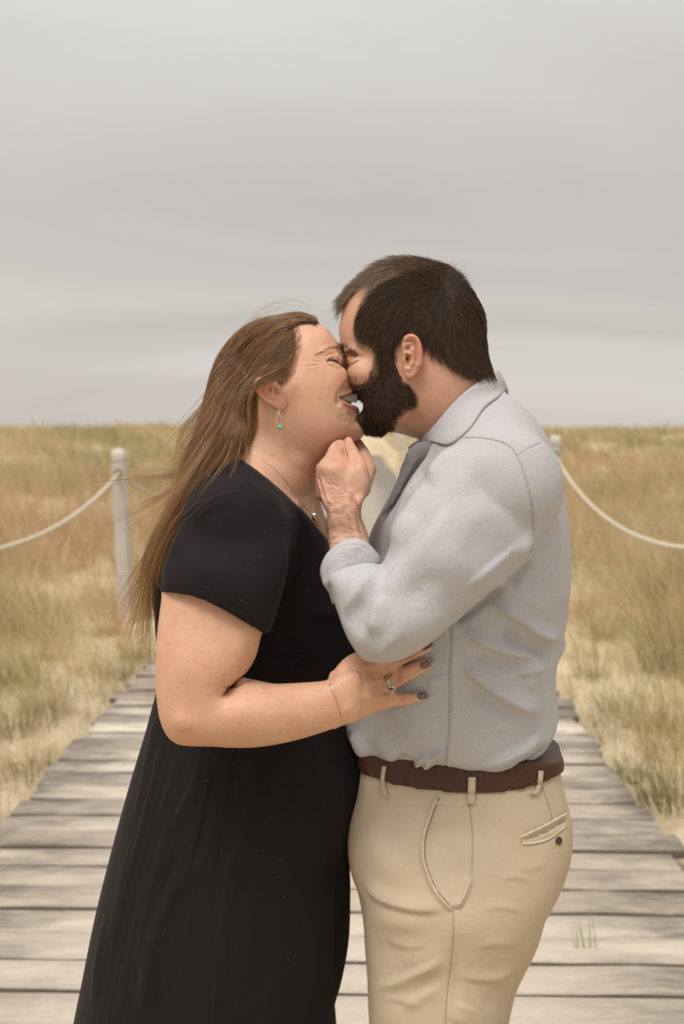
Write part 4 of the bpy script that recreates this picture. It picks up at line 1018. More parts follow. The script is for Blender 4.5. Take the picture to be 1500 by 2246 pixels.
# ---- head, neck and hands of the man (one skin)
HEADM = [(753,655),(748,691),(743,719),(745,747),(746,765),(757,778),(761,790),(758,805),(748,826),(739,841),(741,852),(752,857),(765,858),(770,864),(778,871),(792,875),(803,882),(805,895),(799,908),(795,922),(794,930),(802,944),(822,948),(848,946),
         (879,952),(902,959),(918,967),(925,1005),(960,1050),(1060,1040),(1120,985),(1100,905),(1082,845),(1071,812),(1061,772),(1056,730),(1053,703),(1046,676),(1031,648),(1010,620),(985,598),(940,582),(907,575),(874,574),(840,582),(808,600),(783,620),(765,640)]
v = Vol((-0.02, 0.27), (-0.115, 0.115), (1.50, 1.81), 0.00135)
HY = [(745,840,0.016),(760,700,0.010),(850,800,0.004),(950,700,0.0),(1000,900,0.0)]
v.join(v.body(HEADM, HY, [(760,840,0.9),(790,730,0.86),(850,750,0.84),(900,680,0.83),(1000,700,0.85),(980,860,0.92),(930,930,0.9),(1000,960,1.1),(800,920,0.9)]))
# jaw, cheek bone, brow and nose wing masses
v.join(v.ball(P(800, 818, -0.036), (0.024, 0.020, 0.021)), 0.012)
v.join(v.ball(P(866, 876, -0.040), (0.036, 0.022, 0.036)), 0.015)
v.join(v.ball(P(770, 841, -0.002), (0.0085, 0.0085, 0.0075)), 0.004)
v.join(v.ball(P(772, 772, -0.012), (0.014, 0.020, 0.008)), 0.008)
v.join(v.ball(P(778, 792, -0.023), (0.011, 0.010, 0.010)), 0.005)
Fhead_m = v.F.copy(); vm = v
g = v.skin().orient().relax(2)
g.sculpt([
    # closed eye: lid crease, lash line, socket
    ('w', [(766,800),(772,797),(778,794),(785,790)], 2.0, -1.6, 0.2), ('g', [(764,785),(772,781),(786,783)], 3.5, -1.6, 0.3), ('g', [(756,790),(760,800),(762,810)], 5, -1.6, 0.4),
    ('g', [(788,789),(798,786),(808,785)], 2.5, -0.5, 0.4),
    # nose side and wing
    ('g', [(779,822),(777,836),(780,847),(786,855)], 4, -1.5, 0.3), ('g', [(763,834),(769,831),(775,834)], 3, -0.5, 0.3), ('b', (769,848), (4, 2), -3.0),
    ('b', (802,822), (16, 14), 1.6), ('b', (772,768), (20, 5, 15), 1.4),
    ('g', [(800,745),(812,755),(818,775)], 12, -1.2, 0.4),
    # neck: tendon and creases
    ('g', [(905,840),(935,900),(950,950)], 22, 2.2, 0.3), ('g', [(890,860),(905,900),(915,950)], 12, -1.6, 0.3),
     ('g', [(880,940),(905,925),(930,905)], 12, -1.5, 0.3),
    ('g', [(883,838),(888,800),(884,760)], 5, -1.0, 0.3),
])
g.paint('red', [('b', (768,845), (10, 9), 1.0), ('b', (770,792), (9, 10), 0.7), ('b', (812,835), (22, 16), 0.35), ('b', (935,850), (40, 40), 0.35), ('b', (930,810), (12, 40), 0.5), ('b', (960,890), (40, 25), 0.3), ('b', (900,915), (25, 12), 0.5)])
g.paint('lip', [('p', [(790,874),(800,878),(806,886),(800,892),(796,884)], 4, 0.5)])
g.paint('dark', [('l', [(766,801),(772,798),(778,795),(785,791)], 1.3, 0.85)])
BV_HM = bvh(g); head_g = g
head_skin = G(g.v.copy(), g.f.copy()); head_skin.att = dict(g.att)

# ---- ears (shared builder): rim, fold, bowl and lobe
def make_ear(outline, y, ops, side_y, thick, red=0.3, tilt=0.0, fuse=None):
    pl = np.array(outline, float); w = P(pl[:, 0], pl[:, 1], y)
    lo = w.min(0) - 0.006; hi = w.max(0) + 0.006
    v = Vol((lo[0], hi[0]), (y - 0.014, y + 0.026), (lo[2], hi[2]), 0.0008)
    v.join(v.body(outline, y, 1.0, tmax=thick))
    g = v.skin().orient().relax(2)
    g.sculpt(ops, lo=0.1, hi=0.5)
    # the rear edge stands off the head
    if tilt:
        c = P(pl[:, 0].mean(), pl[:, 1].mean(), y)[0]; g.v[:, 1] += (g.v[:, 0] - c) * tilt
    g.relax(1)
    g.att['red'] = np.full(len(g.v), red)
    return g
EAR_M = [(902,733),(911,737),(918,747),(923,760),(925,778),(924,797),(919,811),(912,821),(906,829),(898,832),(890,829),(886,820),(884,800),(883,780),(881,765),(882,752),(888,741)]
ear = make_ear(EAR_M, -0.080, [
    ('g', [(884,752),(892,741),(902,738),(912,744),(918,758),(920,778),(919,797),(914,810)], 4.0, 3.2, 0.1),     # rim
    ('g', [(888,750),(897,747),(906,750),(911,762),(913,780),(911,797)], 3.2, -3.4, 0.1),                        # groove inside the rim
    ('g', [(899,757),(904,768),(907,782),(906,795),(900,801),(895,799)], 3.0, 2.4, 0.12),                       # inner fold
    ('b', (896,763), (5, 9, 60), -5.0), ('b', (894,786), (6.5, 11), -7.5), ('b', (895,800), (3, 6), -4.0),        # bowl
    ('b', (887,788), (3.5, 8), 3.0), ('b', (895,808), (6, 5), 1.8), ('g', [(887,772),(895,775),(903,777)], 2.0, 3.2, 0.2),
    ('g', [(908,806),(902,815),(893,818)], 4, -0.7, 0.3)], None, 0.0052, 0.35, tilt=-0.22)
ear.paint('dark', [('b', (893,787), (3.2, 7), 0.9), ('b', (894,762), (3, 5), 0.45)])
ear.paint('red', [('l', [(893,737),(908,738),(919,755),(922,785),(915,812),(903,828),(895,829)], 5, 1.0)])
head_skin.add(ear)

# ---- his near hand under her chin, wrist and forearm
v = Vol((-0.055, 0.07), (-0.215, 0.03), (1.33, 1.60), 0.00125)
HANDY = [(755,965,-0.066),(765,975,-0.066),(740,1040,-0.092),(790,1050,-0.096),(757,1130,-0.125),(765,1240,-0.165)]
v.join(v.body([(704,1012),(722,1002),(745,1000),(766,1006),(786,1004),(797,1010),(805,1027),(811,1053),(809,1072),(803,1088),(796,1101),(791,1114),(792,1137),(800,1160),(812,1200),(812,1260),(735,1260),(722,1200),(719,1167),(717,1144),(718,1127),(711,1112),(703,1093),(697,1070),(695,1050),(695,1034)],
    HANDY, 1.0, tmax=[(750,1020,0.0165),(770,1060,0.0185),(755,1110,0.022),(757,1160,0.028),(765,1240,0.036)]))
v.join(v.body([(765,958),(772,962),(776,971),(787,989),(797,1008),(803,1030),(800,1050),(785,1056),(772,1036),(764,1012),(757,992),(754,974),(757,962)], [(765,962,-0.060),(775,985,-0.078),(790,1030,-0.100)], 0.95, tmax=0.0105), 0.004)
v.join(v.body([(747,964),(754,969),(755,990),(764,1010),(766,1035),(745,1052),(712,1046),(698,1035),(703,1014),(714,997),(722,980),(733,968)], [(747,968,-0.056),(735,990,-0.076),(730,1030,-0.098)], 0.95, tmax=0.0115), 0.004)
# curled ring and little fingers at the outer edge
v.join(v.body([(697,1020),(710,1030),(714,1062),(716,1090),(709,1104),(700,1090),(693,1068),(693,1050),(694,1032)], -0.088, 1.0, tmax=0.012), 0.003)
v.rods([P(712,1050,-0.075), P(728,1010,-0.045), P(745,1010,-0.030)], [0.0095, 0.009, 0.008], 0.004)
v.rods([P(708,1085,-0.085), P(722,1040,-0.050), P(742,1030,-0.035)], [0.009, 0.008, 0.007], 0.004)
# thumb on the far side of the chin
v.rods([P(790,1070,-0.090), P(806,1030,-0.055), P(794,995,-0.020), P(783,974,-0.004)], [0.014, 0.012, 0.0105, 0.0085], 0.006)
g = v.skin().orient().relax(2)
HOPS = [
    ('g', [(754,968),(755,980),(756,991),(762,1004),(767,1016)], 1.8, -1.2, 0.2),          # gap between the fingers
    ('g', [(748,984),(754,992),(760,1001)], 1.6, -0.9, 0.3), ('g', [(746,994),(753,998),(760,1008)], 1.6, -0.7, 0.3),
    ('g', [(764,972),(771,976),(776,975)], 1.8, 0.9, 0.2), ('g', [(763,985),(772,988),(781,986)], 2.0, -0.5, 0.3),
    ('b', (707,1026), (12, 12), 2.2), ('b', (790,1022), (14, 16), 1.4), ('b', (748,1018), (16, 12), 1.2),
    ('g', [(722,1020),(735,1060),(748,1100),(755,1130)], 8, 0.9, 0.3), ('g', [(760,1035),(764,1080),(766,1120)], 9, 0.9, 0.3), ('g', [(705,1045),(716,1080),(728,1115)], 6, 1.0, 0.3),
    ('w', [(698,1043),(704,1062),(711,1085),(716,1104)], 2.4, -1.6, 0.2), ('w', [(696,1062),(700,1080),(706,1098)], 2.0, -1.2, 0.3),
    ('g', [(745,1040),(752,1090)], 8, -0.8, 0.3), ('g', [(776,1075),(790,1095)], 10, -1.2, 0.4), ('b', (795,1065), (13, 22), 1.8),
    ('w', [(780,1100),(786,1108),(790,1112)], 3, -0.8, 0.3), ('g', [(724,1118),(740,1126),(760,1128)], 5, -0.6, 0.3), ('b', (730,1140), (8, 12), 1.0),
    ('g', [(775,1130),(785,1170),(795,1210)], 5, 1.0, 0.3), ('g', [(765,1130),(772,1180)], 5, -0.7, 0.3),
]
g.sculpt([(o[:3] + (o[3] * 1.5,) + o[4:]) for o in HOPS])
g.paint('red', [('b', (704,1028), (12, 12), 0.5), ('b', (745,1015), (16, 8), 0.3), ('b', (765,966), (9, 9), 0.5), ('l', [(755,966),(756,991),(768,1018)], 3, 0.8), ('b', (700,1075), (8, 20), 0.5), ('b', (787,980), (5, 9), 0.9), ('b', (725,1080), (9, 20), 0.3)])
BV_HAND = bvh(g); hand_g = g
head_skin.add(G(g.v, g.f) if False else g)
# torso, hips and legs under the clothes
v = Vol((-0.06, 0.38), (-0.26, 0.26), (0.06, 1.60), 0.010)
v.join(v.body([q for q in TORSO if q[1] < 1600] , 0.0, [(1040,1000,1.15),(1000,1350,1.05),(985,1600,1.0)], grow=-0.02))
v.join(v.body([q if q[1] > 1700 else (q[0], q[1] + 60) for q in HIP], 0.0, 0.85, grow=-0.022), 0.02)
v.join(v.body(TR_NEAR, [(1000,1750,-0.045),(980,2000,-0.085),(940,3000,-0.11)], [(1000,1750,0.35),(980,1900,0.5),(980,2050,0.6),(940,3000,0.7)], grow=-0.014), 0.02)
v.join(v.body(TR_FAR, [(1000,1750,0.045),(980,2000,0.085),(940,3000,0.11)], [(1000,1750,0.35),(980,1900,0.5),(980,2050,0.6),(940,3000,0.7)], grow=-0.014), 0.02)
v.rods([P(1090,1050,-0.12), P(850,1370,-0.215), P(765,1240,-0.165)], [0.055, 0.036, 0.028], 0.02)
v.rods([P(1080,1060,0.14), P(930,1330,0.24), P(760,1420,0.20)], [0.055, 0.045, 0.032], 0.02)
head_skin.add(v.skin().orient())
for k in ('red', 'lip', 'dark'): head_skin.att.setdefault(k, np.zeros(len(head_skin.v)))
body_m = obj_from('body', head_skin, M['skin_man'], man)
log('man skin %d' % len(head_skin.f))

# ---- collar leaf lying over neck and shirt, turned round the back of the neck
CA = smooth_line([(895,984),(908,972),(932,954),(950,936),(966,917),(992,886),(1022,857),(1064,827),(1094,813)], 8)
CB = smooth_line([(900,992),(935,966),(962,972),(982,976),(1000,966),(1032,936),(1063,893),(1095,869),(1113,852)], 8)
def near_y(x, y):
    ys_ = []
    for bv in (BV_HM, BV_SH):
        p, _ = drape_pt(bv, x, y, 0.0, 9.0)
        if p[1] < 5: ys_.append(p[1])
    return min(ys_) if ys_ else None
nc, nr_ = len(CA), 9; Yg = np.full((nc, nr_), np.nan)
for i in range(nc):
    for j in range(nr_):
        t = j / (nr_ - 1); q = CA[i] * (1 - t) + CB[i] * t; y_ = near_y(*q); Yg[i, j] = y_ if y_ is not None else np.nan
col_mean = np.nanmean(Yg); Yg = np.where(np.isnan(Yg), np.nanmax(Yg), Yg)
for _ in range(10):
    pd_ = np.pad(Yg, 1, mode='edge'); Yg = np.minimum(Yg, 0.5 * Yg + 0.125 * (pd_[2:, 1:-1] + pd_[:-2, 1:-1] + pd_[1:-1, 2:] + pd_[1:-1, :-2]))
rows = []
for i in range(nc):
    r_ = []
    for j in range(nr_):
        t = j / (nr_ - 1); q = CA[i] * (1 - t) + CB[i] * t
        r_.append(P(q[0], q[1], Yg[i, j] - 0.0035 - 0.0035 * math.sin(math.pi * min(t * 1.1, 1)) - 0.002 * t))
    rows.append(r_)
last = np.array(rows[-1]); y0_ = last[:, 1].copy()
for k in range(1, 12):                      # round the back of the neck to the far side
    a_ = math.pi * k / 14; r_ = last.copy(); r_[:, 1] = y0_ * math.cos(a_); r_[:, 0] += 0.001 * math.sin(a_); r_[:, 2] -= 0.008 * math.sin(a_); rows.append([list(x) for x in r_])
front = np.array(rows[:nc])
for k in range(0):             # far leaf, mirrored
    r_ = front[k].copy(); r_[:, 1] = -r_[:, 1] ; rows.append([list(x) for x in r_])
rows = np.array(rows); m_, k_ = rows.shape[:2]
cg = G(rows.reshape(-1, 3), np.array([(i * k_ + j, (i + 1) * k_ + j, (i + 1) * k_ + j + 1, i * k_ + j + 1) for i in range(m_ - 1) for j in range(k_ - 1)]))
cg.relax(2, mu=-0.52)
collar = obj_from('collar', cg, M['shirt'], shirt); sm = collar.modifiers.new('thick', 'SOLIDIFY'); sm.thickness = 0.0026; sm.offset = 0


# ------------------------------------------------------------------ hair
def pick(g, n, mask=None, face=None):
    """n random points with normals on a mesh, limited to a photo outline"""
    f = g.f; v = g.v; nn = g.normals()
    a = 0.5 * np.linalg.norm(np.cross(v[f[:, 2]] - v[f[:, 0]], v[f[:, 3]] - v[f[:, 1]]), axis=1)
    c = v[f].mean(1); w = a.copy()
    if mask is not None:
        # outline read at the middle plane of the head so that both sides get the same hair line
        cm = c.copy(); cm[:, 1] = -0.04 if face is None else face
        cm2 = c.copy()
        px = PX(cm2); keep = inside(px, smooth_line(mask, 4, True)); w = w * keep
    if w.sum() <= 0: raise ValueError('nothing to pick')
    i = rng.choice(len(f), n, p=w / w.sum()); u = rng.random((n, 2))
    q = v[f[i]]; b = (1 - u[:, :1]) * ((1 - u[:, 1:]) * q[:, 0] + u[:, 1:] * q[:, 3]) + u[:, :1] * ((1 - u[:, 1:]) * q[:, 1] + u[:, 1:] * q[:, 2])
    m = nn[f[i, 0]]
    return b, m
def field(guides):
    """direction field from photo arrows or polylines: px -> unit direction"""
    pts, dr = [], []
    for gd in guides:
        if isinstance(gd, tuple): pts.append(gd[:2]); d = np.array(gd[2:4], float); dr.append(d / np.linalg.norm(d))
        else:
            l = smooth_line(gd, 4); t = np.gradient(l, axis=0); t /= np.linalg.norm(t, axis=1, keepdims=True)
            pts += list(map(tuple, l)); dr += list(t)
    pts = np.array(pts, float); dr = np.array(dr)
    def f(px):
        d2 = ((px[:, None, :] - pts[None]) ** 2).sum(-1) + 60.0
        w = d2 ** -2.0; o = (w[:, :, None] * dr[None]).sum(1)
        return o / np.maximum(np.linalg.norm(o, axis=1, keepdims=True), 1e-9)
    return f
def dir3(p, n, d2):
    """photo direction to a direction in space, laid on the surface"""
    a = PX(p); b = P(a[:, 0] + d2[:, 0], a[:, 1] + d2[:, 1], p[:, 1]) - P(a[:, 0], a[:, 1], p[:, 1])
    b = b - n * (b * n).sum(1, keepdims=True)
    l = np.linalg.norm(b, axis=1, keepdims=True)
    return b / np.maximum(l, 1e-9)
def comb(p, n, fld, length, k=6, lift=(0.0, 0.002), jit=0.18, bv=None, curl=0.0, lift_pow=1.0, clump=0):
    """strands that follow the field over a surface; lift = offset at root and tip"""
    m = len(p); L = np.broadcast_to(np.asarray(length, float), (m,)) * rng.uniform(0.75, 1.2, m)
    S = np.zeros((m, k, 3)); cur = p.copy(); nn = n.copy(); S[:, 0] = p + n * lift[0]
    ja = rng.normal(0, jit, m); la = rng.uniform(0.6, 1.4, m)
    for i in range(1, k):
        d2 = fld(PX(cur)); a = ja + rng.normal(0, curl, m); ca, sa = np.cos(a), np.sin(a)
        d2 = np.stack([d2[:, 0] * ca - d2[:, 1] * sa, d2[:, 0] * sa + d2[:, 1] * ca], 1)
        cur = cur + dir3(cur, nn, d2) * (L / (k - 1))[:, None]
        if bv is not None:
            for j in range(m):
                h = bv.find_nearest(Vector(cur[j]))
                if h[0] is not None: cur[j] = h[0]; nn[j] = h[1]
        t = (i / (k - 1)) ** lift_pow
        S[:, i] = cur + nn * ((lift[0] + (lift[1] - lift[0]) * t) * la)[:, None]
    if clump:
        # strands gather toward a few neighbours near the tips
        cidx = rng.choice(m, max(1, m // clump), replace=False)
        from mathutils.kdtree import KDTree
        kd = KDTree(len(cidx))
        for a, j in enumerate(cidx): kd.insert(p[j], a)
        kd.balance()
        own = np.array([cidx[kd.find(q)[1]] for q in p])
        for i in range(1, k):
            t = 0.55 * (i / (k - 1)) ** 1.3
            off = S[own, i] - S[:, i]; dl = np.linalg.norm(off, axis=1, keepdims=True)
            S[:, i] += off * t * (dl < 0.02)
    return S

DENSE = [(784,722),(786,700),(794,676),(811,650),(832,628),(865,610),(905,598),(950,588),(985,575),(1030,590),(1070,630),(1090,670),(1100,700),(1105,740),(1110,778),(1104,806),(1062,818),(1037,820),(1008,810),(969,784),(946,765),(928,748),(915,732),(901,725),(886,734),(876,748),(866,765),(860,783),(858,800),(842,810),(833,795),(832,770),(823,752),(806,744),(789,734)]
F = np.maximum(Fhead_m - 0.0038, vm.ext(vm.flat(DENSE, -0.065, n=4)))
vm.F = F.astype(np.float32); core = vm.skin().orient().relax(3)
short_hair = obj_from('short_hair', core, M['core_man'], man)
WH = np.array([990.0, 625.0])
def fld_m(px):
    d = px - WH; r = np.linalg.norm(d, axis=1, keepdims=True); d = d / np.maximum(r, 1)
    dn = np.tile(np.array([[-0.18, 1.0]]), (len(px), 1))
    # behind the ear the hair turns to the nape
    bk = np.clip((px[:, :1] - 930) / 120, 0, 1); dn = dn * (1 - bk) + np.array([[0.32, 1.0]]) * bk
    w = np.clip((px[:, 1:] - 610) / 130, 0, 1) * 0.8
    o = d * (1 - w) + dn * w
    return o / np.maximum(np.linalg.norm(o, axis=1, keepdims=True), 1e-6)
p_, n_ = pick(core, 34000, DENSE)
S = comb(p_, n_, fld_m, 0.019, 6, (-0.0005, 0.0020), 0.20, BVHTree.FromPolygons([tuple(x) for x in core.v], [tuple(int(i) for i in q) for q in core.f]) if False else None, lift_pow=1.2, clump=8)
hair('hair_strands', S, 0.00014, M['hair_man'], short_hair)
p_, n_ = pick(head_g, 1500, [(776,722),(780,698),(788,674),(804,648),(826,630),(842,634),(824,652),(808,676),(800,700),(800,728),(812,738),(828,748),(838,764),(832,780),(820,772),(814,756),(796,744),(782,738)])
hair('hair_strands', comb(p_, n_, fld_m, 0.010, 5, (0.0, 0.0012), 0.3), 0.00009, M['hair_man'], short_hair)
p_, n_ = pick(head_g, 1100, [(1080,812),(1062,824),(1036,829),(1004,820),(964,794),(940,776),(924,760),(918,745),(932,742),(955,765),(975,780),(1010,800),(1050,810)])
hair('hair_strands', comb(p_, n_, fld_m, 0.008, 5, (0.0, 0.001), 0.3), 0.00008, M['hair_man'], short_hair)
# longer, thinner hair on top, combed forward into a tuft
TOPA = [(752,668),(760,640),(785,612),(815,590),(850,576),(900,572),(950,580),(990,600),(960,604),(905,606),(865,616),(838,632),(822,640),(815,622),(795,628),(772,648),(762,662)]
fld_t = field([[(985,600),(930,580),(870,575),(820,592),(785,620),(760,650)], [(985,615),(930,598),(870,598),(825,618),(790,645),(765,668)], (760,655,-1,1.2)])
p_, n_ = pick(head_skin_top := head_g, 5200, TOPA)
S = comb(p_, n_, fld_t, 0.028, 7, (0.0, 0.006), 0.16, None, lift_pow=1.0, clump=10)
hair('hair_strands', S, 0.00010, M['hair_thin'], short_hair)
p_, n_ = pick(head_g, 1100, [(752,666),(758,645),(775,625),(800,612),(806,620),(784,638),(766,660),(758,672)])
S = comb(p_, n_, field([[(810,600),(780,622),(752,650),(738,662)]]), 0.015, 6, (0.0, 0.007), 0.35, None, lift_pow=0.8, clump=8)
hair('hair_strands', S, 0.00011, M['hair_thin'], short_hair)
p_, n_ = pick(head_g, 1500, [(870,585),(905,575),(950,580),(990,598),(1015,615),(1000,640),(950,615),(900,605)])
S = comb(p_, n_, field([(900,590,-1,-0.05),(960,590,-0.8,-0.1),(1000,620,0.6,-0.6)]), 0.018, 6, (0.004, 0.0075), 0.35, None, clump=8)
hair('hair_strands', S, 0.00011, M['hair_man'], short_hair)
# a few hairs blown up on the crown
st = []
for i in range(70):
    x = rng.uniform(900, 1040); y = 575 + max(0, x - 905) * 0.22 + max(0, x - 1000) * 0.5; b = P(x, y, rng.uniform(-0.03, 0.03))
    d = np.array([rng.uniform(-0.5, 0.6), rng.uniform(-0.2, 0.2), 1.0]); L = rng.uniform(0.006, 0.022); c = rng.uniform(-0.008, 0.01)
    t = np.linspace(0, 1, 6)[:, None]; st.append(b + d * L * t + np.array([c, 0, -0.003]) * t ** 2)
hair('hair_strands', st, 0.00009, M['hair_thin'], short_hair)

# ---- beard
BEARD = [(833,772),(833,795),(830,822),(818,838),(800,848),(788,853),(778,854),(776,862),(782,872),(796,873),(800,888),(796,903),(789,914),(781,924),(781,934),(790,945),(806,952),(826,955),(842,950),(855,930),(872,903),(892,888),(902,872),(893,854),(880,840),(866,808),(861,783),(850,772)]
BB = [(802,852),(812,840),(826,830),(850,815),(868,825),(882,845),(893,866),(886,884),(868,900),(852,925),(840,944),(824,950),(804,951),(788,944),(777,934),(776,922),(783,910),(792,902),(798,889),(797,872)]
F = np.maximum(Fhead_m - 0.0035, vm.ext(vm.flat(BEARD, -0.045, n=4)))
vm.F = F.astype(np.float32)
vm.join(vm.body(BB, [(785,928,-0.036),(810,930,-0.015),(860,870,0.0)], [(800,930,0.8),(860,860,1.0)], grow=-0.002, tmax=[(810,930,0.036),(870,850,0.066)]), 0.006)
vm.cut(vm.ext(vm.flat([(772,879),(787,878),(790,887),(788,897),(783,905),(772,905)], -0.02, smooth=False)))
core = vm.skin().orient().relax(3)
beard = obj_from('beard', core, M['core_beard'], man)
fld_b = field([(845,790,-0.05,1),(840,830,-0.1,1),(870,850,0.45,1),(890,870,0.8,0.6),(850,880,0.1,1),(820,880,-0.25,1),(815,845,-0.5,1),(795,860,-0.6,1),(780,862,-0.8,0.6),(800,910,-0.5,0.8),(800,930,-0.7,0.5),(790,925,-1,0.35),(820,945,-0.2,1),(845,930,0.3,1),(865,905,0.6,0.9)])
p_, n_ = pick(core, 22000, None)
ok = (p_[:, 1] < 0.06); p_, n_ = p_[ok], n_[ok]
S = comb(p_, n_, fld_b, 0.0095, 5, (-0.001, 0.0030), 0.34, None, curl=0.12, clump=9)
hair('beard_strands', S, 0.00013, M['beard'], beard)
# soft upper edge on the cheek and back edge on the neck
p_, n_ = pick(head_g, 1500, [(822,778),(834,772),(834,800),(826,830),(808,844),(790,850),(786,846),(800,836),(810,824)])
hair('beard_strands', comb(p_, n_, fld_b, 0.006, 4, (0, 0.0015), 0.35), 0.00008, M['beard'], beard)
p_, n_ = pick(head_g, 1300, [(885,835),(900,850),(912,872),(905,892),(880,905),(866,925),(852,945),(848,935),(870,900),(892,880),(890,858)])
hair('beard_strands', comb(p_, n_, fld_b, 0.008, 4, (0, 0.002), 0.4), 0.00011, M['beard'], beard)
# moustache
p_, n_ = pick(head_g, 1300, [(772,853),(780,851),(795,852),(805,860),(800,874),(787,872),(776,866)])
hair('beard_strands', comb(p_, n_, field([(775,860,-0.7,1),(795,862,-0.2,1)]), 0.008, 5, (0, 0.003), 0.3), 0.00014, M['beard'], beard)
# eyebrow, lashes
p_, n_ = pick(head_g, 620, [(745,764),(752,761),(764,763),(778,771),(792,781),(780,779),(764,774),(750,776)])
eb = hair('eyebrow', comb(p_, n_, field([(750,768,-0.1,-1),(765,768,0.8,0.1),(785,777,1,0.5)]), 0.008, 4, (0, 0.0016), 0.3), 0.00013, M['beard'], man)
st = []
for t in np.linspace(0, 1, 40):
    x = 766 + 19 * t; y = 801 - 10 * t; b, n0 = drape_pt(BV_HM, x, y, 0.0); L = 0.006
    e_ = b + P(0, 1, 0) * 0 + np.array([-0.004, -0.003, -0.004]) * rng.uniform(0.7, 1.2)
    st.append([b, (b + e_) / 2 + np.array([0, -0.0008, -0.0006]), e_])
hair('eyelashes', st, 0.00014, M['lash'], man)
# hair on his hand and forearm
p_, n_ = pick(hand_g, 1500, [(700,1050),(725,1035),(750,1050),(775,1085),(795,1120),(800,1160),(815,1200),(722,1200),(716,1140),(704,1095)])
ok = n_[:, 1] < 0.2
hair('arm_hair', comb(p_[ok], n_[ok], field([(720,1060,-1,-0.25),(760,1090,-1,-0.35),(780,1150,-0.9,-0.7),(730,1150,-1,0.1),(740,1190,-0.9,0.2),(795,1180,-0.6,-1)]), 0.011, 5, (0, 0.0018), 0.3, None, curl=0.1), 0.00008, M['arm_hair'], man)
log('man hair')
# ================================================================== WOMAN
woman = empty('person', (-0.15, 0.0, 0.0), 'long-haired woman in a black short-sleeved dress with a turquoise drop earring', 'person')

# ---- dress
BODICE = [(545,990),(516,1006),(488,1038),(458,1080),(430,1112),(406,1143),(375,1186),(350,1228),(341,1268),(339,1310),(345,1360),(350,1430),(348,1510),(335,1570),(345,1640),(500,1700),(700,1680),(742,1600),(752,1550),(768,1500),(779,1440),(777,1390),(768,1330),(755,1280),(742,1230),(728,1195),(716,1150),(700,1100),(694,1062),(640,1000)]
BSC = [(560,1050,1.22),(540,1200,1.22),(560,1350,1.12),(560,1550,1.10)]
v = Vol((-0.31, 0.04), (-0.31, 0.25), (1.06, 1.56), 0.0026)
v.join(v.body(BODICE, 0.0, BSC))
v.join(v.cap(P(550, 1075, -0.02), P(515, 1160, -0.135), 0.060, 0.070), 0.05)
v.join(v.cap(P(550, 1075, 0.02), P(515, 1160, 0.14), 0.060, 0.070), 0.05)
SLV_W = [(354,1290),(358,1250),(368,1213),(388,1174),(412,1144),(445,1112),(480,1088),(520,1070),(560,1082),(596,1118),(622,1165),(632,1215),(628,1265),(616,1315),(602,1360),(590,1400),(580,1470),(560,1520),(345,1520),(348,1400),(352,1330)]
WY = [(500,1120,-0.150),(470,1300,-0.190),(450,1500,-0.205),(400,1580,-0.215),(560,1560,-0.215),(700,1545,-0.205),(760,1535,-0.198)]
sv = v.body(SLV_W, WY, [(500,1120,0.85),(470,1300,0.86),(460,1480,0.9)])
HEM = [(300,1307),(357,1303),(390,1299),(425,1301),(455,1309),(485,1323),(515,1341),(545,1362),(565,1377),(580,1392),(640,1410)]
hem = v.ext(v.flat(HEM + [(900,1410),(900,900),(200,900),(200,1307)], -0.225, smooth=False))
v.join(np.maximum(sv, hem), 0.012)
NECKCUT = [(560,700),(505,1000),(516,1005),(535,1012),(560,1028),(590,1050),(622,1080),(652,1112),(680,1146),(706,1180),(722,1200),(732,1215),(737,1205),(728,1184),(716,1150),(706,1118),(698,1090),(690,1062),(700,900)]
v.cut(v.ext(v.flat(NECKCUT, -0.09, smooth=False)))
g = v.skin().orient().relax(3)
g.sculpt([
    ('w', [(552,1032),(545,1050),(530,1075)], 3, -1.6, 0.05),
    ('s', [(527,1074),(480,1092),(445,1116),(412,1148),(390,1185),(374,1230)], 12, 4, 0.15),
    ('s', [(540,1090),(470,1112),(420,1158),(392,1220)], 14, 2.5, 0.3), ('s', [(500,1085),(440,1105),(400,1140),(368,1195),(352,1250)], 9, 3, 0.3), ('g', [(560,1070),(600,1110),(640,1170)], 20, 2.5, 0.4),
    ('g', [(655,1160),(662,1220),(650,1290),(620,1360)], 14, -2, 0.3),
    ('w', [(358,1290),(420,1287),(480,1309),(540,1346),(580,1378)], 3, -1.0, 0.0),
    ('s', [(640,1090),(670,1150),(690,1230)], 16, 2.5, 0.4), ('s', [(650,1330),(700,1350),(760,1345)], 20, 3, 0.4), ('s', [(600,1400),(660,1430),(740,1440)], 20, 3, 0.4), ('s', [(580,1430),(640,1460),(720,1465)], 16, 3, 0.4),
    ('g', [(420,1180),(440,1230),(430,1290)], 22, 2.0, 0.4), ('g', [(500,1150),(540,1220),(550,1300)], 26, -2.0, 0.4),
], hi=0.25)
g.noise(0.0012, 13, 9)
dress_g = g
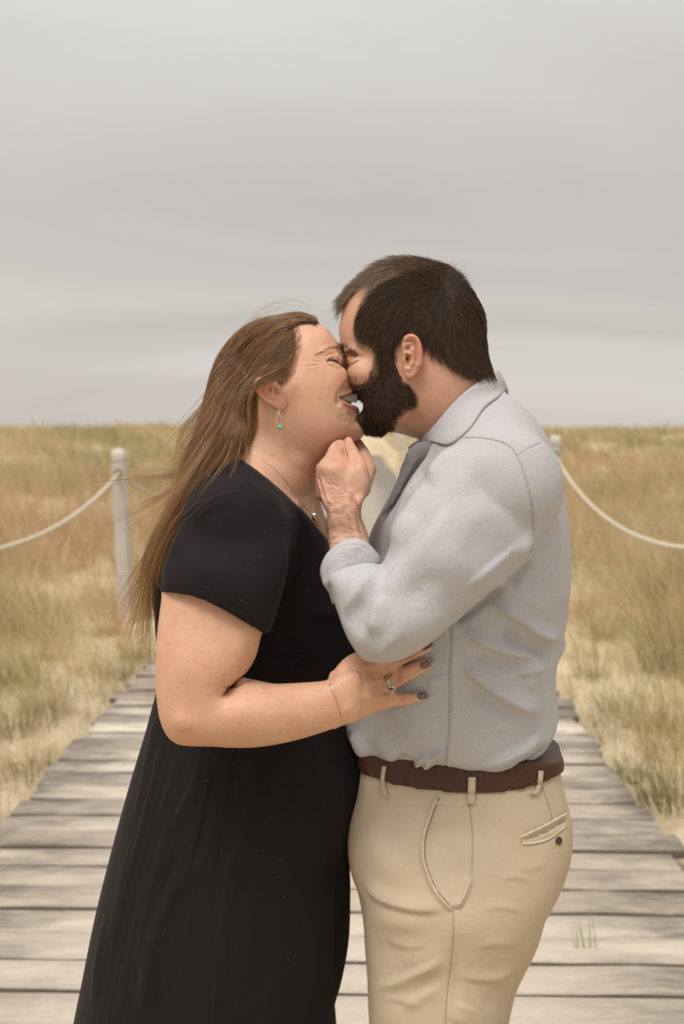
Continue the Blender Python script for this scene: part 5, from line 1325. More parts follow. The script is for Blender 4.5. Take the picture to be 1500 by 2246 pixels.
# skirt: gathered below the bust, falling in long folds
SK_L = [(352,1500),(345,1515),(322,1600),(292,1700),(264,1800),(238,1900),(214,2000),(190,2120),(165,2246),(120,2500),(80,2800),(55,3080)]
SK_R = [(768,1500),(772,1600),(792,1680),(797,1725),(788,1780),(768,1850),(769,1950),(766,2050),(752,2130),(736,2190),(738,2246),(760,2500),(790,2800),(810,3080)]
Lc = smooth_line(SK_L, 10); Rc = smooth_line(SK_R, 10)
ys = np.concatenate([np.linspace(1500, 2260, 300), np.linspace(2270, 3080, 60)])
lx = np.interp(ys, Lc[:, 1], Lc[:, 0]); rx = np.interp(ys, np.maximum.accumulate(Rc[:, 1]), Rc[:, 0])
seg = 440; th = np.linspace(0, 2 * np.pi, seg, endpoint=False); rows = []
r2 = np.random.default_rng(21)
FOLDS = [(0.45, 5, 0.9), (0.35, 9, 0.5), (0.25, 15, 0.35), (0.22, 33, 0.22)]
phs = r2.uniform(0, 6.28, 12)
for i, y_ in enumerate(ys):
    a = P(lx[i], y_, 0.0); b = P(rx[i], y_, 0.0); c = (a + b) / 2; hw = (b[0] - a[0]) / 2
    dep = hw * np.interp(y_, [1500, 1700, 2246, 3080], [0.86, 0.90, 0.90, 0.85])
    s = (y_ - 1500) / 760.0
    cs, sn = np.cos(th), np.sin(th)
    rmod = np.zeros(seg)
    for k_, (amp, fr, fall) in enumerate(FOLDS):
        tw = phs[k_] + 0.5 * math.sin(s * 1.7 + phs[k_ + 4]) + 0.10 * s * k_
        wv = np.sin(fr * th + tw + 0.5 * np.sin(2 * th + phs[k_ + 6]))
        gate = 0.5 + 0.5 * np.sin(3 * th + phs[k_] * 1.3 + s * (0.8 + 0.3 * k_))
        rmod += amp * gate * (1 - np.abs(wv)) ** 1.3 * (np.clip(s * 1.4, 0.25, 1.4) if k_ < 2 else np.clip(1.3 - s * 0.9, 0.15, 1.0))
    edge = np.clip(np.abs(sn) * 1.6, 0, 1) ** 2        # keep the outline clean
    rr = 1 + (rmod - 0.45) * 0.030 * np.maximum(edge, 0.25) / max(hw / 0.15, 1)
    # thigh pushes the cloth forward on the near side
    xx = c[0] + cs * hw * rr; yy = -np.sign(sn) * -1 * np.abs(sn) ** 0.9 * dep * rr
    rows.append(np.stack([xx, yy, np.full(seg, c[2])], 1))
V = np.concatenate(rows); idx = np.arange(len(ys) * seg).reshape(len(ys), seg)
f = np.stack([idx[:-1], np.roll(idx[:-1], -1, 1), np.roll(idx[1:], -1, 1), idx[1:]], -1).reshape(-1, 4)
sk = G(V, f).orient()
SKOPS = [
    ('s', [(585,1640),(560,1760),(530,1860),(505,1960),(488,2100),(478,2246)], 20, -4.5, 0.08), ('g', [(575,1680),(545,1800),(512,1930),(492,2060),(482,2240)], 15, 6.5, 0.1),
    ('s', [(395,1640),(370,1730),(345,1800)], 14, 4, 0.3), ('s', [(440,1640),(425,1720),(395,1780),(372,1830)], 16, 5, 0.25), ('g', [(378,1760),(362,1860),(330,1990),(300,2150)], 16, 4, 0.25),
    ('s', [(480,1660),(455,1760),(432,1860),(412,1920)], 16, -4.5, 0.25), ('g', [(418,1880),(365,1990),(335,2080),(318,2246)], 18, 7, 0.2), ('g', [(390,1880),(345,1990),(310,2100)], 18, -4, 0.3),
    ('w', [(522,1640),(500,1750),(482,1860),(471,1960),(465,2100),(463,2246)], 3, -1.2, 0.0),
    ('s', [(345,1560),(320,1680),(295,1800)], 12, 3, 0.25), ('s', [(362,1600),(335,1720),(310,1820),(285,1930)], 13, 3.5, 0.25), ('g', [(300,1820),(268,1960),(235,2120)], 14, 3.5, 0.3),
    ('s', [(650,1640),(640,1740),(632,1860),(625,1960)], 16, 3.5, 0.3), ('s', [(700,1620),(702,1720),(690,1850)], 14, 3, 0.3), ('g', [(735,1640),(742,1780),(735,1900)], 10, 3, 0.3),
    ('s', [(240,1980),(215,2100),(200,2230)], 14, 3.5, 0.3), ('g', [(560,1900),(540,2050),(530,2200)], 26, 3, 0.4), ('g', [(640,2000),(650,2120),(655,2240)], 30, -3, 0.4), ('g', [(735,1900),(738,2050),(733,2200)], 8, -3.5, 0.3),
]
sk.sculpt(SKOPS, lo=-0.1, hi=0.2)
dress = obj_from('dress', dress_g, M['dress'], woman)
skirt = obj_from('skirt', sk, M['dress'], dress)
BV_DR, BV_SK = bvh(dress_g), bvh(sk)
obj_from('hem', strip(BV_DR, [(359,1294),(390,1291),(425,1293),(455,1301),(485,1315),(515,1333),(545,1353),(576,1379)], 2.0, 0.0004), M['dress'], dress)
obj_from('seam', strip(BV_DR, [(553,1034),(547,1048),(540,1060),(530,1076)], 2.0, 0.0004), M['dress'], dress)
st = []
for _ in range(36):
    if rng.random() < 0.5: x, y, bv_ = rng.uniform(380, 680), rng.uniform(1120, 1440), BV_DR
    else: x, y, bv_ = rng.uniform(260, 700), rng.uniform(1650, 2230), BV_SK
    p, _n = drape_pt(bv_, x, y, 0.0006)
    a_ = rng.uniform(0, 6.28); L = rng.uniform(0.0006, 0.003); st.append([p, p + np.array([math.cos(a_), 0, math.sin(a_)]) * L * 0.5, p + np.array([math.cos(a_ + 0.5), 0, math.sin(a_ + 0.5)]) * L])
hair('lint', st, 0.00013, M['lint'], dress)
log('dress %d %d' % (len(dress_g.f), len(sk.f)))

# ---- head, neck, chest (skin)
HEADW = [(694,704),(700,710),(716,720),(730,736),(741,752),(744,760),(748,772),(750,784),(746,796),(750,807),(757,818),(758,828),(762,840),(770,850),(776,858),(779,868),(780,884),(785,893),(788,902),(786,910),(779,919),(778,926),(784,936),(792,947),(792,956),(782,963),
         (765,968),(745,972),(730,984),(716,1004),(704,1030),(695,1060),(700,1090),(708,1120),(720,1155),(730,1190),(738,1230),(600,1260),(440,1200),(395,1120),(440,1060),(505,1018),(528,990),(535,950),(534,900),(532,860),(540,810),(556,765),(580,730),(620,706),(660,696)]
v = Vol((-0.235, 0.045), (-0.18, 0.18), (1.37, 1.755), 0.00145)
HWY = [(757,825,-0.030),(745,780,-0.020),(779,875,-0.012),(785,945,-0.022),(700,850,-0.012),(600,800,-0.005),(620,1000,0.0),(560,1150,0.0)]
v.join(v.body(HEADW, HWY, [(740,780,0.86),(700,760,0.84),(620,780,0.80),(560,820,0.80),(700,880,0.84),(620,960,0.76),(640,1060,0.95),(560,1100,1.3),(760,880,0.92),(560,1180,1.3)]))
CHEEK = [(690,812),(712,800),(735,805),(753,810),(759,819),(758,832),(754,843),(746,854),(736,866),(720,885),(690,880),(675,850)]
v.join(v.body(CHEEK, -0.052, 0.8, tmax=0.022), 0.010)
v.join(v.ball(P(640, 905, -0.052), (0.055, 0.024, 0.050)), 0.025)
v.join(v.ball(P(768, 940, -0.020), (0.017, 0.020, 0.015)), 0.012)
v.join(v.cap(P(752, 790, -0.006), P(772, 836, 0.026), 0.007, 0.009), 0.006)
v.join(v.ball(P(728, 787, -0.047), (0.0135, 0.010, 0.0095)), 0.006)
# near shoulder slope and collar bone under the neckline
v.join(v.cap(P(570, 1040, -0.03), P(525, 1140, -0.10), 0.052, 0.042), 0.03)
v.join(v.cap(P(640, 1120, -0.075), P(560, 1075, -0.10), 0.008, 0.008), 0.02)
Fw = v.F.copy()
# open smiling mouth
MOUTH = [(744,873),(752,871),(762,868),(772,865),(783,864),(786,876),(784,891),(776,889),(766,886),(756,881),(749,877)]
mz = v.flat(MOUTH, -0.03, n=3)
v.keep(-np.maximum(v.ext(mz), (v.Y[None, :, None] - 0.012).astype(np.float32)), 0.0015)
g = v.skin().orient().relax(2)
g.sculpt([
    # squeezed eye: lids, lash line, crow's feet, brow
    ('w', [(716,792),(722,789),(730,790),(738,793),(744,794)], 2.2, -2.6, 0.15), ('g', [(717,787),(724,782),(733,781),(741,785)], 2.4, 2.2, 0.2), ('g', [(715,785),(723,778),(733,777),(742,779)], 1.8, -1.6, 0.2),
    ('g', [(718,797),(728,799),(738,803),(748,808)], 2.6, 2.0, 0.2), ('g', [(716,799),(726,804),(738,809),(750,814)], 2.0, -1.2, 0.25),
    ('g', [(746,774),(748,786),(746,798)], 4.5, -3.5, 0.3),
    ('w', [(717,792),(703,794),(690,793),(676,790)], 2.3, -0.6, 0.35), ('w', [(716,796),(700,800),(684,803),(662,804)], 2.3, -0.6, 0.35), ('w', [(714,799),(700,807),(688,812)], 1.8, -0.35, 0.3), ('w', [(714,788),(702,787),(692,782)], 1.8, -0.35, 0.3),
    ('g', [(700,776),(716,768),(732,763),(745,762)], 6.5, 2.0, 0.3), ('g', [(718,772),(730,770),(742,768)], 4, 1.2, 0.3),
    # smile fold and lips
    ('s', [(761,832),(757,844),(748,856),(742,866),(740,880),(742,893)], 11, -3.6, 0.15), ('g', [(743,872),(741,878),(744,884)], 3.4, -2.6, 0.3),
    ('g', [(746,868),(756,865),(766,861),(776,857)], 3.4, 1.6, 0.12), ('g', [(748,882),(757,887),(767,892),(778,897),(785,900)], 4.0, 2.4, 0.12), ('g', [(760,902),(770,908),(780,914)], 5, -2.4, 0.3),
    ('g', [(750,858),(760,856),(768,852)], 4, -1.6, 0.3), ('b', (785,940), (14, 12), 1.4), ('g', [(744,905),(752,920),(765,932)], 7, -1.4, 0.4),
    # neck folds under the jaw
    ('g', [(712,1003),(680,1000),(650,990),(620,975)], 14, -1.2, 0.4), ('g', [(704,1032),(670,1034),(630,1022),(590,996)], 10, -0.8, 0.4), ('g', [(560,980),(590,1000),(620,1010)], 8, -1.2, 0.4),
    ('g', [(600,910),(650,1000),(680,1060)], 26, 1.8, 0.4), ('g', [(648,1060),(672,1100),(684,1130)], 10, -1.4, 0.4), ('g', [(630,1080),(660,1090),(690,1080)], 8, -1.0, 0.4),
    ('b', (720,845), (24, 20), 1.2),
])
g.noise(0.0009, 22, 4)
g.paint('red', [('b', (746,828), (14, 20), 0.85), ('b', (760,850), (10, 10), 0.6), ('b', (690,860), (40, 25), 0.22), ('b', (770,915), (14, 12), 0.45), ('b', (720,960), (50, 16), 0.55), ('b', (620,900), (10, 30), 0.5), ('b', (690,1040), (10, 40), 0.5), ('l', [(716,792),(730,790),(744,794)], 6, 0.55), ('b', (650,1010), (40, 14), 0.25), ('b', (728,766), (14, 6), 0.5), ('b', (775,945), (16,10), 0.4)])
g.paint('lip', [('p', [(744,872),(752,866),(762,863),(772,858),(780,858),(784,866),(772,868),(760,871),(750,875)], 3, 0.85), ('p', [(745,876),(752,880),(760,885),(770,889),(783,892),(788,900),(784,906),(774,901),(762,894),(752,887)], 3, 0.85)])
g.paint('dark', [('l', [(718,792),(724,790),(732,791),(742,795)], 2.1, 1.0)])
BV_HW = bvh(g); wh_g = g
skin_w = G(g.v.copy(), g.f.copy()); skin_w.att = dict(g.att)
# ear
EAR_W = [(558,840),(560,850),(566,862),(575,874),(587,885),(600,895),(612,899),(622,897),(628,889),(630,879),(627,872),(620,866),(616,858),(612,846),(606,836),(596,828),(580,826),(566,830)]
v0, _ = drape_pt(BV_HW, 600, 865, 0.0)
ear = make_ear(EAR_W, v0[1] - 0.006, [
    ('g', [(575,830),(563,840),(565,854),(575,868),(588,880),(602,889)], 4.0, 2.4, 0.12), ('g', [(578,838),(571,848),(578,860),(588,871)], 4.0, -2.4, 0.15),
    ('g', [(590,836),(583,850),(584,864),(594,871),(606,871)], 3.0, 2.6, 0.12), ('b', (592,853), (4.5, 8, 20), -5.0), ('b', (605,857), (5, 7), -5.5), ('b', (610,864), (6, 3), -3.0),
    ('g', [(598,844),(600,852),(596,860)], 2.0, 2.2, 0.2), ('b', (618,856), (4, 8), 2.2), ('b', (618,884), (11, 11), 1.4), ('g', [(627,884),(624,893),(614,898)], 3, 0.8, 0.2)], None, 0.0055, 0.45, tilt=0.16)
ear.paint('red', [('l', [(560,848),(574,872),(598,893),(614,898)], 4, 1.0), ('b', (592,853), (5, 8), 1.0), ('b', (606,858), (6, 7), 0.9)])
skin_w.add(ear)

# ---- near arm and hand on his side
def ys_of(x, y, off): 
    p, _ = drape_pt(BV_SH, x, y, 0.0); return p[1] - off
v = Vol((-0.255, 0.125), (-0.315, -0.09), (1.145, 1.50), 0.0015)
ARM_W = [(362,1260),(356,1310),(350,1360),(345,1420),(343,1490),(347,1550),(356,1585),(370,1612),(388,1627),(410,1632),(470,1633),(550,1636),(620,1627),(690,1610),(753,1588),(790,1570),(790,1480),(745,1478),(722,1492),(660,1499),(600,1502),(555,1494),(528,1490),(508,1505),(500,1509),(508,1500),(528,1484),(545,1468),(562,1438),(574,1395),(588,1350),(596,1310),(550,1240),(420,1240)]
v.join(v.body(ARM_W, WY, [(450,1300,0.83),(430,1480,0.80),(450,1580,0.82),(600,1560,0.82),(740,1540,0.72)]))
PAL = [(720,1492),(735,1470),(752,1450),(772,1436),(800,1428),(838,1424),(858,1440),(868,1462),(866,1490),(864,1520),(856,1548),(830,1556),(800,1572),(752,1589),(725,1590)]
YH = [(760,1520,-0.196),(800,1500,-0.190),(850,1480,ys_of(850,1480,0.011)),(900,1450,ys_of(900,1450,0.008)),(935,1430,ys_of(935,1430,0.0065)),(930,1528,ys_of(930,1528,0.0065)),(890,1535,ys_of(890,1535,0.009))]
v.join(v.body(PAL, YH, 0.9, tmax=[(740,1540,0.021),(800,1500,0.017),(850,1500,0.0115)]), 0.006)
def fing(poly, t=0.0085, k=0.004, n=5): v.join(v.body(poly, YH, 0.95, tmax=t, n=n), k)
fing([(820,1462),(832,1455),(860,1448),(887,1441),(905,1432),(923,1421),(938,1411),(946,1409),(949,1416),(944,1427),(925,1438),(900,1449),(880,1460),(860,1474),(835,1490),(815,1480)])
fing([(830,1488),(848,1480),(864,1471),(896,1457),(926,1446),(942,1446),(949,1453),(948,1462),(941,1469),(925,1478),(905,1489),(873,1508),(855,1519),(835,1518)])
fing([(825,1525),(842,1518),(866,1519),(896,1520),(924,1517),(935,1519),(939,1526),(936,1534),(925,1538),(905,1542),(887,1546),(860,1550),(835,1556)])
# index finger goes up under his sleeve, thumb behind the elbow
fing([(790,1440),(820,1425),(850,1405),(880,1388),(888,1394),(882,1404),(860,1422),(835,1445),(800,1460)])
g = v.skin().orient().relax(2)
AOPS = [
    ('w', [(500,1509),(516,1506),(530,1499),(548,1492)], 4.5, -2.2, 0.1), ('w', [(500,1509),(490,1506),(482,1500)], 4, -0.9, 0.3), ('w', [(502,1511),(494,1520),(484,1530)], 4, -0.7, 0.3),
    ('g', [(560,1400),(545,1450),(520,1490)], 16, -1.4, 0.3), ('b', (440,1500), (60, 60), 1.5), ('g', [(392,1560),(400,1590),(420,1610)], 16, 1.8, 0.4), ('g', [(470,1535),(560,1550),(660,1545)], 30, 1.5, 0.4),
    ('w', [(722,1494),(732,1520),(742,1548),(750,1574),(752,1590)], 3, -1.1, 0.05), ('w', [(745,1488),(758,1510),(766,1530)], 3, -0.5, 0.3),
    ('g', [(770,1465),(805,1462),(842,1452)], 6, 0.9, 0.3), ('g', [(772,1500),(810,1496),(850,1490)], 6, 1.0, 0.3), ('g', [(770,1530),(810,1530),(850,1532)], 6, 0.9, 0.3),
    ('b', (846,1454), (9, 8), 1.2), ('b', (852,1492), (9, 8), 1.4), ('b', (842,1533), (9, 8), 1.3), ('b', (764,1554), (12, 12), 1.2),
    ('g', [(838,1488),(850,1482),(862,1474)], 3, -2.6, 0.3), ('g', [(836,1520),(850,1519),(862,1518)], 3, -2.6, 0.3),
    ('w', [(868,1462),(876,1468),(880,1474)], 1.5, -0.4, 0.3), ('b', (890,1465), (10, 8), 0.6), ('w', [(885,1456),(890,1464),(893,1473)], 1.6, -0.9, 0.2), ('w', [(890,1454),(896,1463),(899,1471)], 1.6, -0.8, 0.2),
    ('w', [(895,1438),(900,1443),(903,1447)], 1.6, -0.8, 0.2), ('w', [(878,1522),(880,1532),(880,1542)], 1.6, -0.8, 0.2), ('w', [(884,1522),(887,1532),(886,1542)], 1.6, -0.7, 0.2),
]
g.sculpt([(o[:3] + (o[3] * 1.5,) + o[4:]) for o in AOPS])
g.noise(0.0008, 24, 6)
g.paint('red', [('b', (770,1455), (14, 9), 0.7), ('b', (808,1478), (10, 10), 0.7), ('b', (876,1508), (20, 30), 0.35), ('b', (892,1464), (8, 8), 0.9), ('b', (884,1532), (8, 8), 0.9), ('b', (900,1442), (8, 8), 0.7), ('b', (846,1538), (12, 9), 0.5), ('b', (935,1458), (10, 8), 0.4), ('b', (400,1600), (22, 22), 0.5), ('l', [(500,1509),(528,1494)], 4, 0.7), ('b', (540,1460), (14, 30), 0.25)])
arm_g = g; BV_AW = bvh(g); skin_w.add(g)
# hidden body under the dress
v = Vol((-0.36, 0.06), (-0.22, 0.22), (0.05, 1.55), 0.010)
v.join(v.body(BODICE, 0.0, [(560,1050,1.1),(560,1550,0.95)], grow=-0.014))
v.rods([P(560,1650,-0.05), P(500,2300,-0.07), P(480,3200,-0.07)], [0.07, 0.06, 0.04], 0.02); v.rods([P(560,1650,0.05), P(540,2300,0.07), P(520,3200,0.07)], [0.07, 0.06, 0.04], 0.02)
v.rods([P(520,1150,0.12), P(560,1400,0.2), P(700,1400,0.22)], [0.05, 0.045, 0.035], 0.02)
skin_w.add(v.skin().orient())
for k in ('red', 'lip', 'dark'): skin_w.att.setdefault(k, np.zeros(len(skin_w.v)))
body_w = obj_from('body', skin_w, M['skin_woman'], woman)
for yy in (-0.085, 0.085):
    v = Vol((-0.24, 0.10), (yy - 0.07, yy + 0.07), (-0.02, 0.14), 0.005)
    v.join(v.ball((-0.16, yy, 0.045), (0.05, 0.036, 0.05))); v.join(v.ball((-0.03, yy, 0.03), (0.085, 0.042, 0.036)), 0.03)
    v.keep((0.004 - v.Z)[None, None, :].astype(np.float32) + np.zeros_like(v.F)); obj_from('shoe', v.skin().orient().relax(3), M['shoe'], woman)
log('woman skin %d' % len(skin_w.f))

# ---- teeth
tm = None
for i, (x, w_, h_) in enumerate([(751, 6, 6), (757.5, 6.5, 10), (764.5, 7, 13), (772, 7.5, 15), (779.5, 7.5, 16)]):
    ty = np.interp(x, [750, 780], [-0.034, -0.015]); top = np.interp(x, [744, 783], [870, 863])
    c = P(x, top + h_ / 2 + 1.0, ty); me = bpy.data.meshes.new('tooth'); bm = bmesh.new()
    bmesh.ops.create_icosphere(bm, subdivisions=3, radius=1.0)
    for vv in bm.verts:
        q = vv.co; s_ = [math.copysign(abs(t_) ** 0.6, t_) for t_ in q]
        vv.co = (s_[0] * w_ * 0.00064 * 0.60, s_[1] * 0.0035, s_[2] * (h_ / 2 + 2) * 0.00064)
    bm.to_mesh(me); bm.free(); me.materials.append(M['teeth']); me.shade_smooth()
    o = bpy.data.objects.new('tooth', me); COL.objects.link(o); o.location = c; put(o, woman)

# ---- nails
for (x, y, rx_, ry_, rot) in ((936, 1417.5, 12, 6.2, -30), (933, 1458, 12.5, 7.0, -22), (926, 1527, 11, 6.8, -6)):
    m_ = 10; rows = []
    a_ = math.radians(rot)
    for i in range(m_ + 1):
        u = -1 + 2 * i / m_; hh = (1 - abs(u) ** 4) ** 0.5 if abs(u) < 1 else 0.05
        row = []
        for j in range(7):
            w_ = (-1 + 2 * j / 6) * max(hh, 0.12)
            qx = x + u * rx_ * math.cos(a_) - w_ * ry_ * math.sin(a_); qy = y + u * rx_ * math.sin(a_) + w_ * ry_ * math.cos(a_)
            p, _n = drape_pt(BV_AW, qx, qy, 0.0007); row.append(p)
        rows.append(row)
    vv = np.array(rows).reshape(-1, 3)
    bad = vv[:, 1] > np.median(vv[:, 1]) + 0.006; vv[bad, 1] = np.median(vv[:, 1]) + 0.004
    k = 7; f = [(i * k + j, (i + 1) * k + j, (i + 1) * k + j + 1, i * k + j + 1) for i in range(m_) for j in range(k - 1)]
    gg = G(vv, np.array(f)); o = obj_from('fingernail', gg, M['nail'], woman)
    sm = o.modifiers.new('thick', 'SOLIDIFY'); sm.thickness = 0.0007; sm.offset = 0

# ---- jewellery
c0 = (drape_pt(BV_AW, 856, 1493, 0.0)[0] + P(850, 1500, ys_of(850, 1500, 0.009))) / 2
ring = empty('ring', P(857, 1498, c0[1] + 0.004)); put(ring, woman)
p1 = [drape_pt(BV_AW, x, y, 0.0009)[0] for x, y in smooth_line([(849,1485),(849,1492),(851,1500),(855,1508)], 4)]
rear = [q + np.array([0.001, 0.017, 0]) for q in p1[::-1]]
gband = tube(np.array(list(p1) + rear), 0.0013, 8, closed=True)
woman_ring = obj_from('band', gband, M['silver'], ring)
sp, sn_ = drape_pt(BV_AW, 856, 1509, 0.0015)
v = Vol((sp[0] - 0.008, sp[0] + 0.008), (sp[1] - 0.008, sp[1] + 0.008), (sp[2] - 0.008, sp[2] + 0.008), 0.0005)
v.join(v.ball(sp, (0.0052, 0.0028, 0.0040))); obj_from('setting', v.skin().orient(), M['silver'], ring)
v = Vol((sp[0] - 0.008, sp[0] + 0.008), (sp[1] - 0.008, sp[1] + 0.008), (sp[2] - 0.008, sp[2] + 0.008), 0.0005)
v.join(v.ball(sp + np.array([0.0003, -0.0014, -0.0006]), (0.0036, 0.0024, 0.0026))); obj_from('gemstone', v.skin().orient(), M['stone'], ring)
# bracelet chain
pts = [drape_pt(BV_AW, x, y, 0.0006)[0] for x, y in smooth_line([(722,1496),(729,1510),(737,1528),(744,1548),(750,1568),(751,1584)], 6)]
back = [np.array([q[0] + 0.002, q[1] + 0.045 * math.sin(math.pi * (i + 1) / (len(pts) + 1)) + 0.012, q[2]]) for i, q in enumerate(pts[::-1])]
obj_from('bracelet', tube(np.array(pts), 0.00045, 6), M['silver'], woman)
# necklace and pendant
def over(x, y, off):
    p, _ = drape_pt(BV_HW, x, y, off); return p
pts = [over(x, y, 0.0007) for x, y in smooth_line([(548,988),(575,1008),(605,1032),(632,1062),(655,1092),(672,1115),(686,1130)], 6)]
obj_from('necklace', tube(np.array(pts), 0.0003, 6), M['silver'], woman)
pts = [over(x, y, 0.0007) for x, y in smooth_line([(686,1130),(688,1112),(688,1095),(687,1075)], 6)]
obj_from('necklace', tube(np.array(pts), 0.0003, 6), M['silver'], woman)
pc = over(687, 1134, 0.0025)
v = Vol((pc[0] - 0.01, pc[0] + 0.01), (pc[1] - 0.008, pc[1] + 0.008), (pc[2] - 0.012, pc[2] + 0.012), 0.0006)
v.join(v.ball(pc, (0.0042, 0.003, 0.0056))); gp = v.skin().orient(); obj_from('pendant', gp, M['silver'], woman)
# earring
er = empty('earring', P(613, 920, v0[1] - 0.014)); put(er, woman); ey = v0[1] - 0.0145
obj_from('hook', tube(P(*smooth_line([(612,886),(613,893),(613,901),(612,908)], 5).T, ey), 0.00045, 6), M['silver'], er)
lp = smooth_line([(612,909),(607,914),(606,921),(608,929),(611,936),(615,942)], 6); obj_from('wire_loop', tube(P(lp[:, 0], lp[:, 1], ey - 0.001), 0.00055, 6), M['silver'], er)
lp = smooth_line([(612,909),(617,913),(619.5,919),(619,927),(617,933)], 6); obj_from('wire_loop', tube(P(lp[:, 0], lp[:, 1], ey + 0.001), 0.00040, 6), M['silver'], er)
for (x, y, r_) in ((611, 904, 0.0013), (612, 908, 0.0011)):
    cc = P(x, y, ey); th_ = np.linspace(0, 2 * np.pi, 14, endpoint=False); obj_from('link', tube(np.stack([cc[0] + r_ * np.cos(th_), np.full(14, cc[1]), cc[2] + r_ * np.sin(th_)], 1), 0.0003, 6, closed=True), M['silver'], er)
me = bpy.data.meshes.new('bead'); bm = bmesh.new(); bmesh.ops.create_uvsphere(bm, u_segments=24, v_segments=14, radius=0.0033); bm.to_mesh(me); bm.free(); me.shade_smooth(); me.materials.append(M['turquoise'])
o = bpy.data.objects.new('bead', me); COL.objects.link(o); o.location = P(614.5, 937.5, ey); put(o, er)
me = bpy.data.meshes.new('ear_stud'); bm = bmesh.new(); bmesh.ops.create_uvsphere(bm, u_segments=14, v_segments=8, radius=0.0011); bm.to_mesh(me); bm.free(); me.shade_smooth(); me.materials.append(M['silver'])
o = bpy.data.objects.new('ear_stud', me); COL.objects.link(o); o.location = drape_pt(BV_HW, 615, 850, 0.002)[0] + np.array([0, -0.004, 0]); put(o, woman)
log('jewels')

# ------------------------------------------------------------------ long hair
HMASS = [(694,703),(680,692),(655,686),(625,688),(590,697),(560,709),(535,720),(512,742),(492,772),(476,802),(463,837),(452,872),(444,910),(434,950),(422,985),(407,1025),(388,1075),(362,1135),(337,1185),(322,1230),(316,1290),(322,1345),(338,1352),(343,1300),(352,1240),(378,1192),(408,1148),(430,1118),(462,1080),(492,1042),(520,1010),(545,985),(556,960),(562,925),(562,890),(560,860),(562,846),(572,840),(588,838),(606,836),(618,830),(624,812),(628,795),(632,765),(632,745),(632,726),(645,712),(668,702)]
hv = Vol((-0.34, 0.02), (-0.14, 0.14), (1.36, 1.76), 0.0019)
# re-use the head shape, a little larger
hv.join(hv.body(HEADW, HWY, [(740,780,0.86),(700,760,0.84),(620,780,0.80),(560,820,0.80),(700,880,0.84),(620,960,0.76),(640,1060,0.95),(560,1100,1.3),(760,880,0.92),(560,1180,1.3)], grow=0.006))
hv.join(hv.ball(P(640, 905, -0.052), (0.061, 0.030, 0.056)), 0.025)
hv.keep(hv.ext(hv.flat(HMASS, -0.065, n=4)), 0.002)
hv.F = np.maximum(hv.F, (1.50 - hv.Z)[None, None, :].astype(np.float32))
hv.join(hv.body(HMASS, [(560,780,-0.005),(545,900,-0.035),(520,980,-0.060),(460,1040,-0.065),(400,1120,-0.065),(340,1300,-0.075)], [(560,800,0.8),(480,950,1.2),(400,1100,1.1),(345,1300,1.2)], grow=-0.002, tmax=[(600,760,0.08),(500,950,0.062),(400,1120,0.035),(340,1300,0.02)]), 0.012)
core = hv.skin().orient().relax(5)
core.noise(0.004, 26, 2, stretch=(1, 1, 0.25))
long_hair = obj_from('long_hair', core, M['core_woman'], woman)
fld_w = field([
    [(694,702),(665,688),(630,690),(590,700),(545,722),(505,765),(475,830),(455,900),(435,960),(405,1040),(370,1120),(335,1200),(322,1280),(325,1345)],
    [(668,703),(640,710),(600,735),(560,785),(525,860),(495,940),(455,1020),(405,1100),(360,1180),(335,1270),(332,1345)],
    [(642,728),(618,758),(580,800),(545,850),(520,910),(500,970),(465,1035),(415,1105),(372,1170),(345,1240)],
    [(643,760),(618,795),(580,822),(550,855),(535,905),(522,955),(495,1010),(450,1070)],
    [(638,800),(610,826),(575,836),(552,856),(545,900),(540,945),(515,990)],
    ])
BVC = bvh(core)
p_, n_ = pick(core, 8500, None)
ok = (p_[:, 1] < 0.06); p_, n_ = p_[ok], n_[ok]
S = comb(p_, n_, fld_w, rng.uniform(0.08, 0.22, len(p_)), 12, (0.0, 0.006), 0.07, BVC, curl=0.03, clump=10)
hair('hair_strands', S, 0.00018, M['hair_woman'], long_hair)
# strands that start on the scalp and run the whole length
p_, n_ = pick(core, 3400, [(694,703),(680,692),(625,690),(560,712),(535,735),(540,800),(560,842),(600,836),(634,815),(643,765),(640,726),(660,706)])
S = comb(p_, n_, fld_w, rng.uniform(0.25, 0.5, len(p_)), 22, (0.001, 0.008), 0.05, BVC, curl=0.03, clump=8)
hair('hair_strands', S, 0.00018, M['hair_woman'], long_hair)
# lower lengths that leave the mass and feather out
p_, n_ = pick(core, 2400, [(480,820),(450,900),(420,1000),(380,1090),(330,1200),(315,1340),(345,1345),(360,1220),(440,1105),(515,1010),(540,950),(540,860)])
S = comb(p_, n_, fld_w, rng.uniform(0.08, 0.2, len(p_)), 10, (0.0, 0.005), 0.07, None, curl=0.04, clump=7)
hair('hair_strands', S, 0.00018, M['hair_woman'], long_hair)
# soft edge at the temple and before the ear
p_, n_ = pick(wh_g, 900, [(648,708),(662,720),(664,750),(660,780),(652,808),(640,832),(622,842),(630,800),(636,740)])
S = comb(p_, n_, field([[(660,735),(640,765),(615,800)],[(650,800),(630,825),(600,838)]]), 0.035, 8, (0.0, 0.004), 0.35, None, curl=0.1, clump=4)
hair('hair_strands', S, 0.00008, M['hair_woman'], long_hair)
p_, n_ = pick(wh_g, 4200, [(640,716),(648,726),(650,752),(647,775),(642,800),(636,822),(624,836),(605,840),(600,830),(615,815),(620,780),(622,740)])
S = comb(p_, n_, field([[(652,735),(640,760),(615,790)],[(650,770),(635,800),(605,822)],[(642,805),(625,828),(598,836)]]), 0.045, 8, (0.0, 0.007), 0.2, None, curl=0.05, clump=6)
hair('hair_strands', S, 0.00014, M['hair_woman'], long_hair)
p_, n_ = pick(wh_g, 900, [(660,700),(694,706),(700,712),(680,710),(655,712),(645,722),(640,715)])
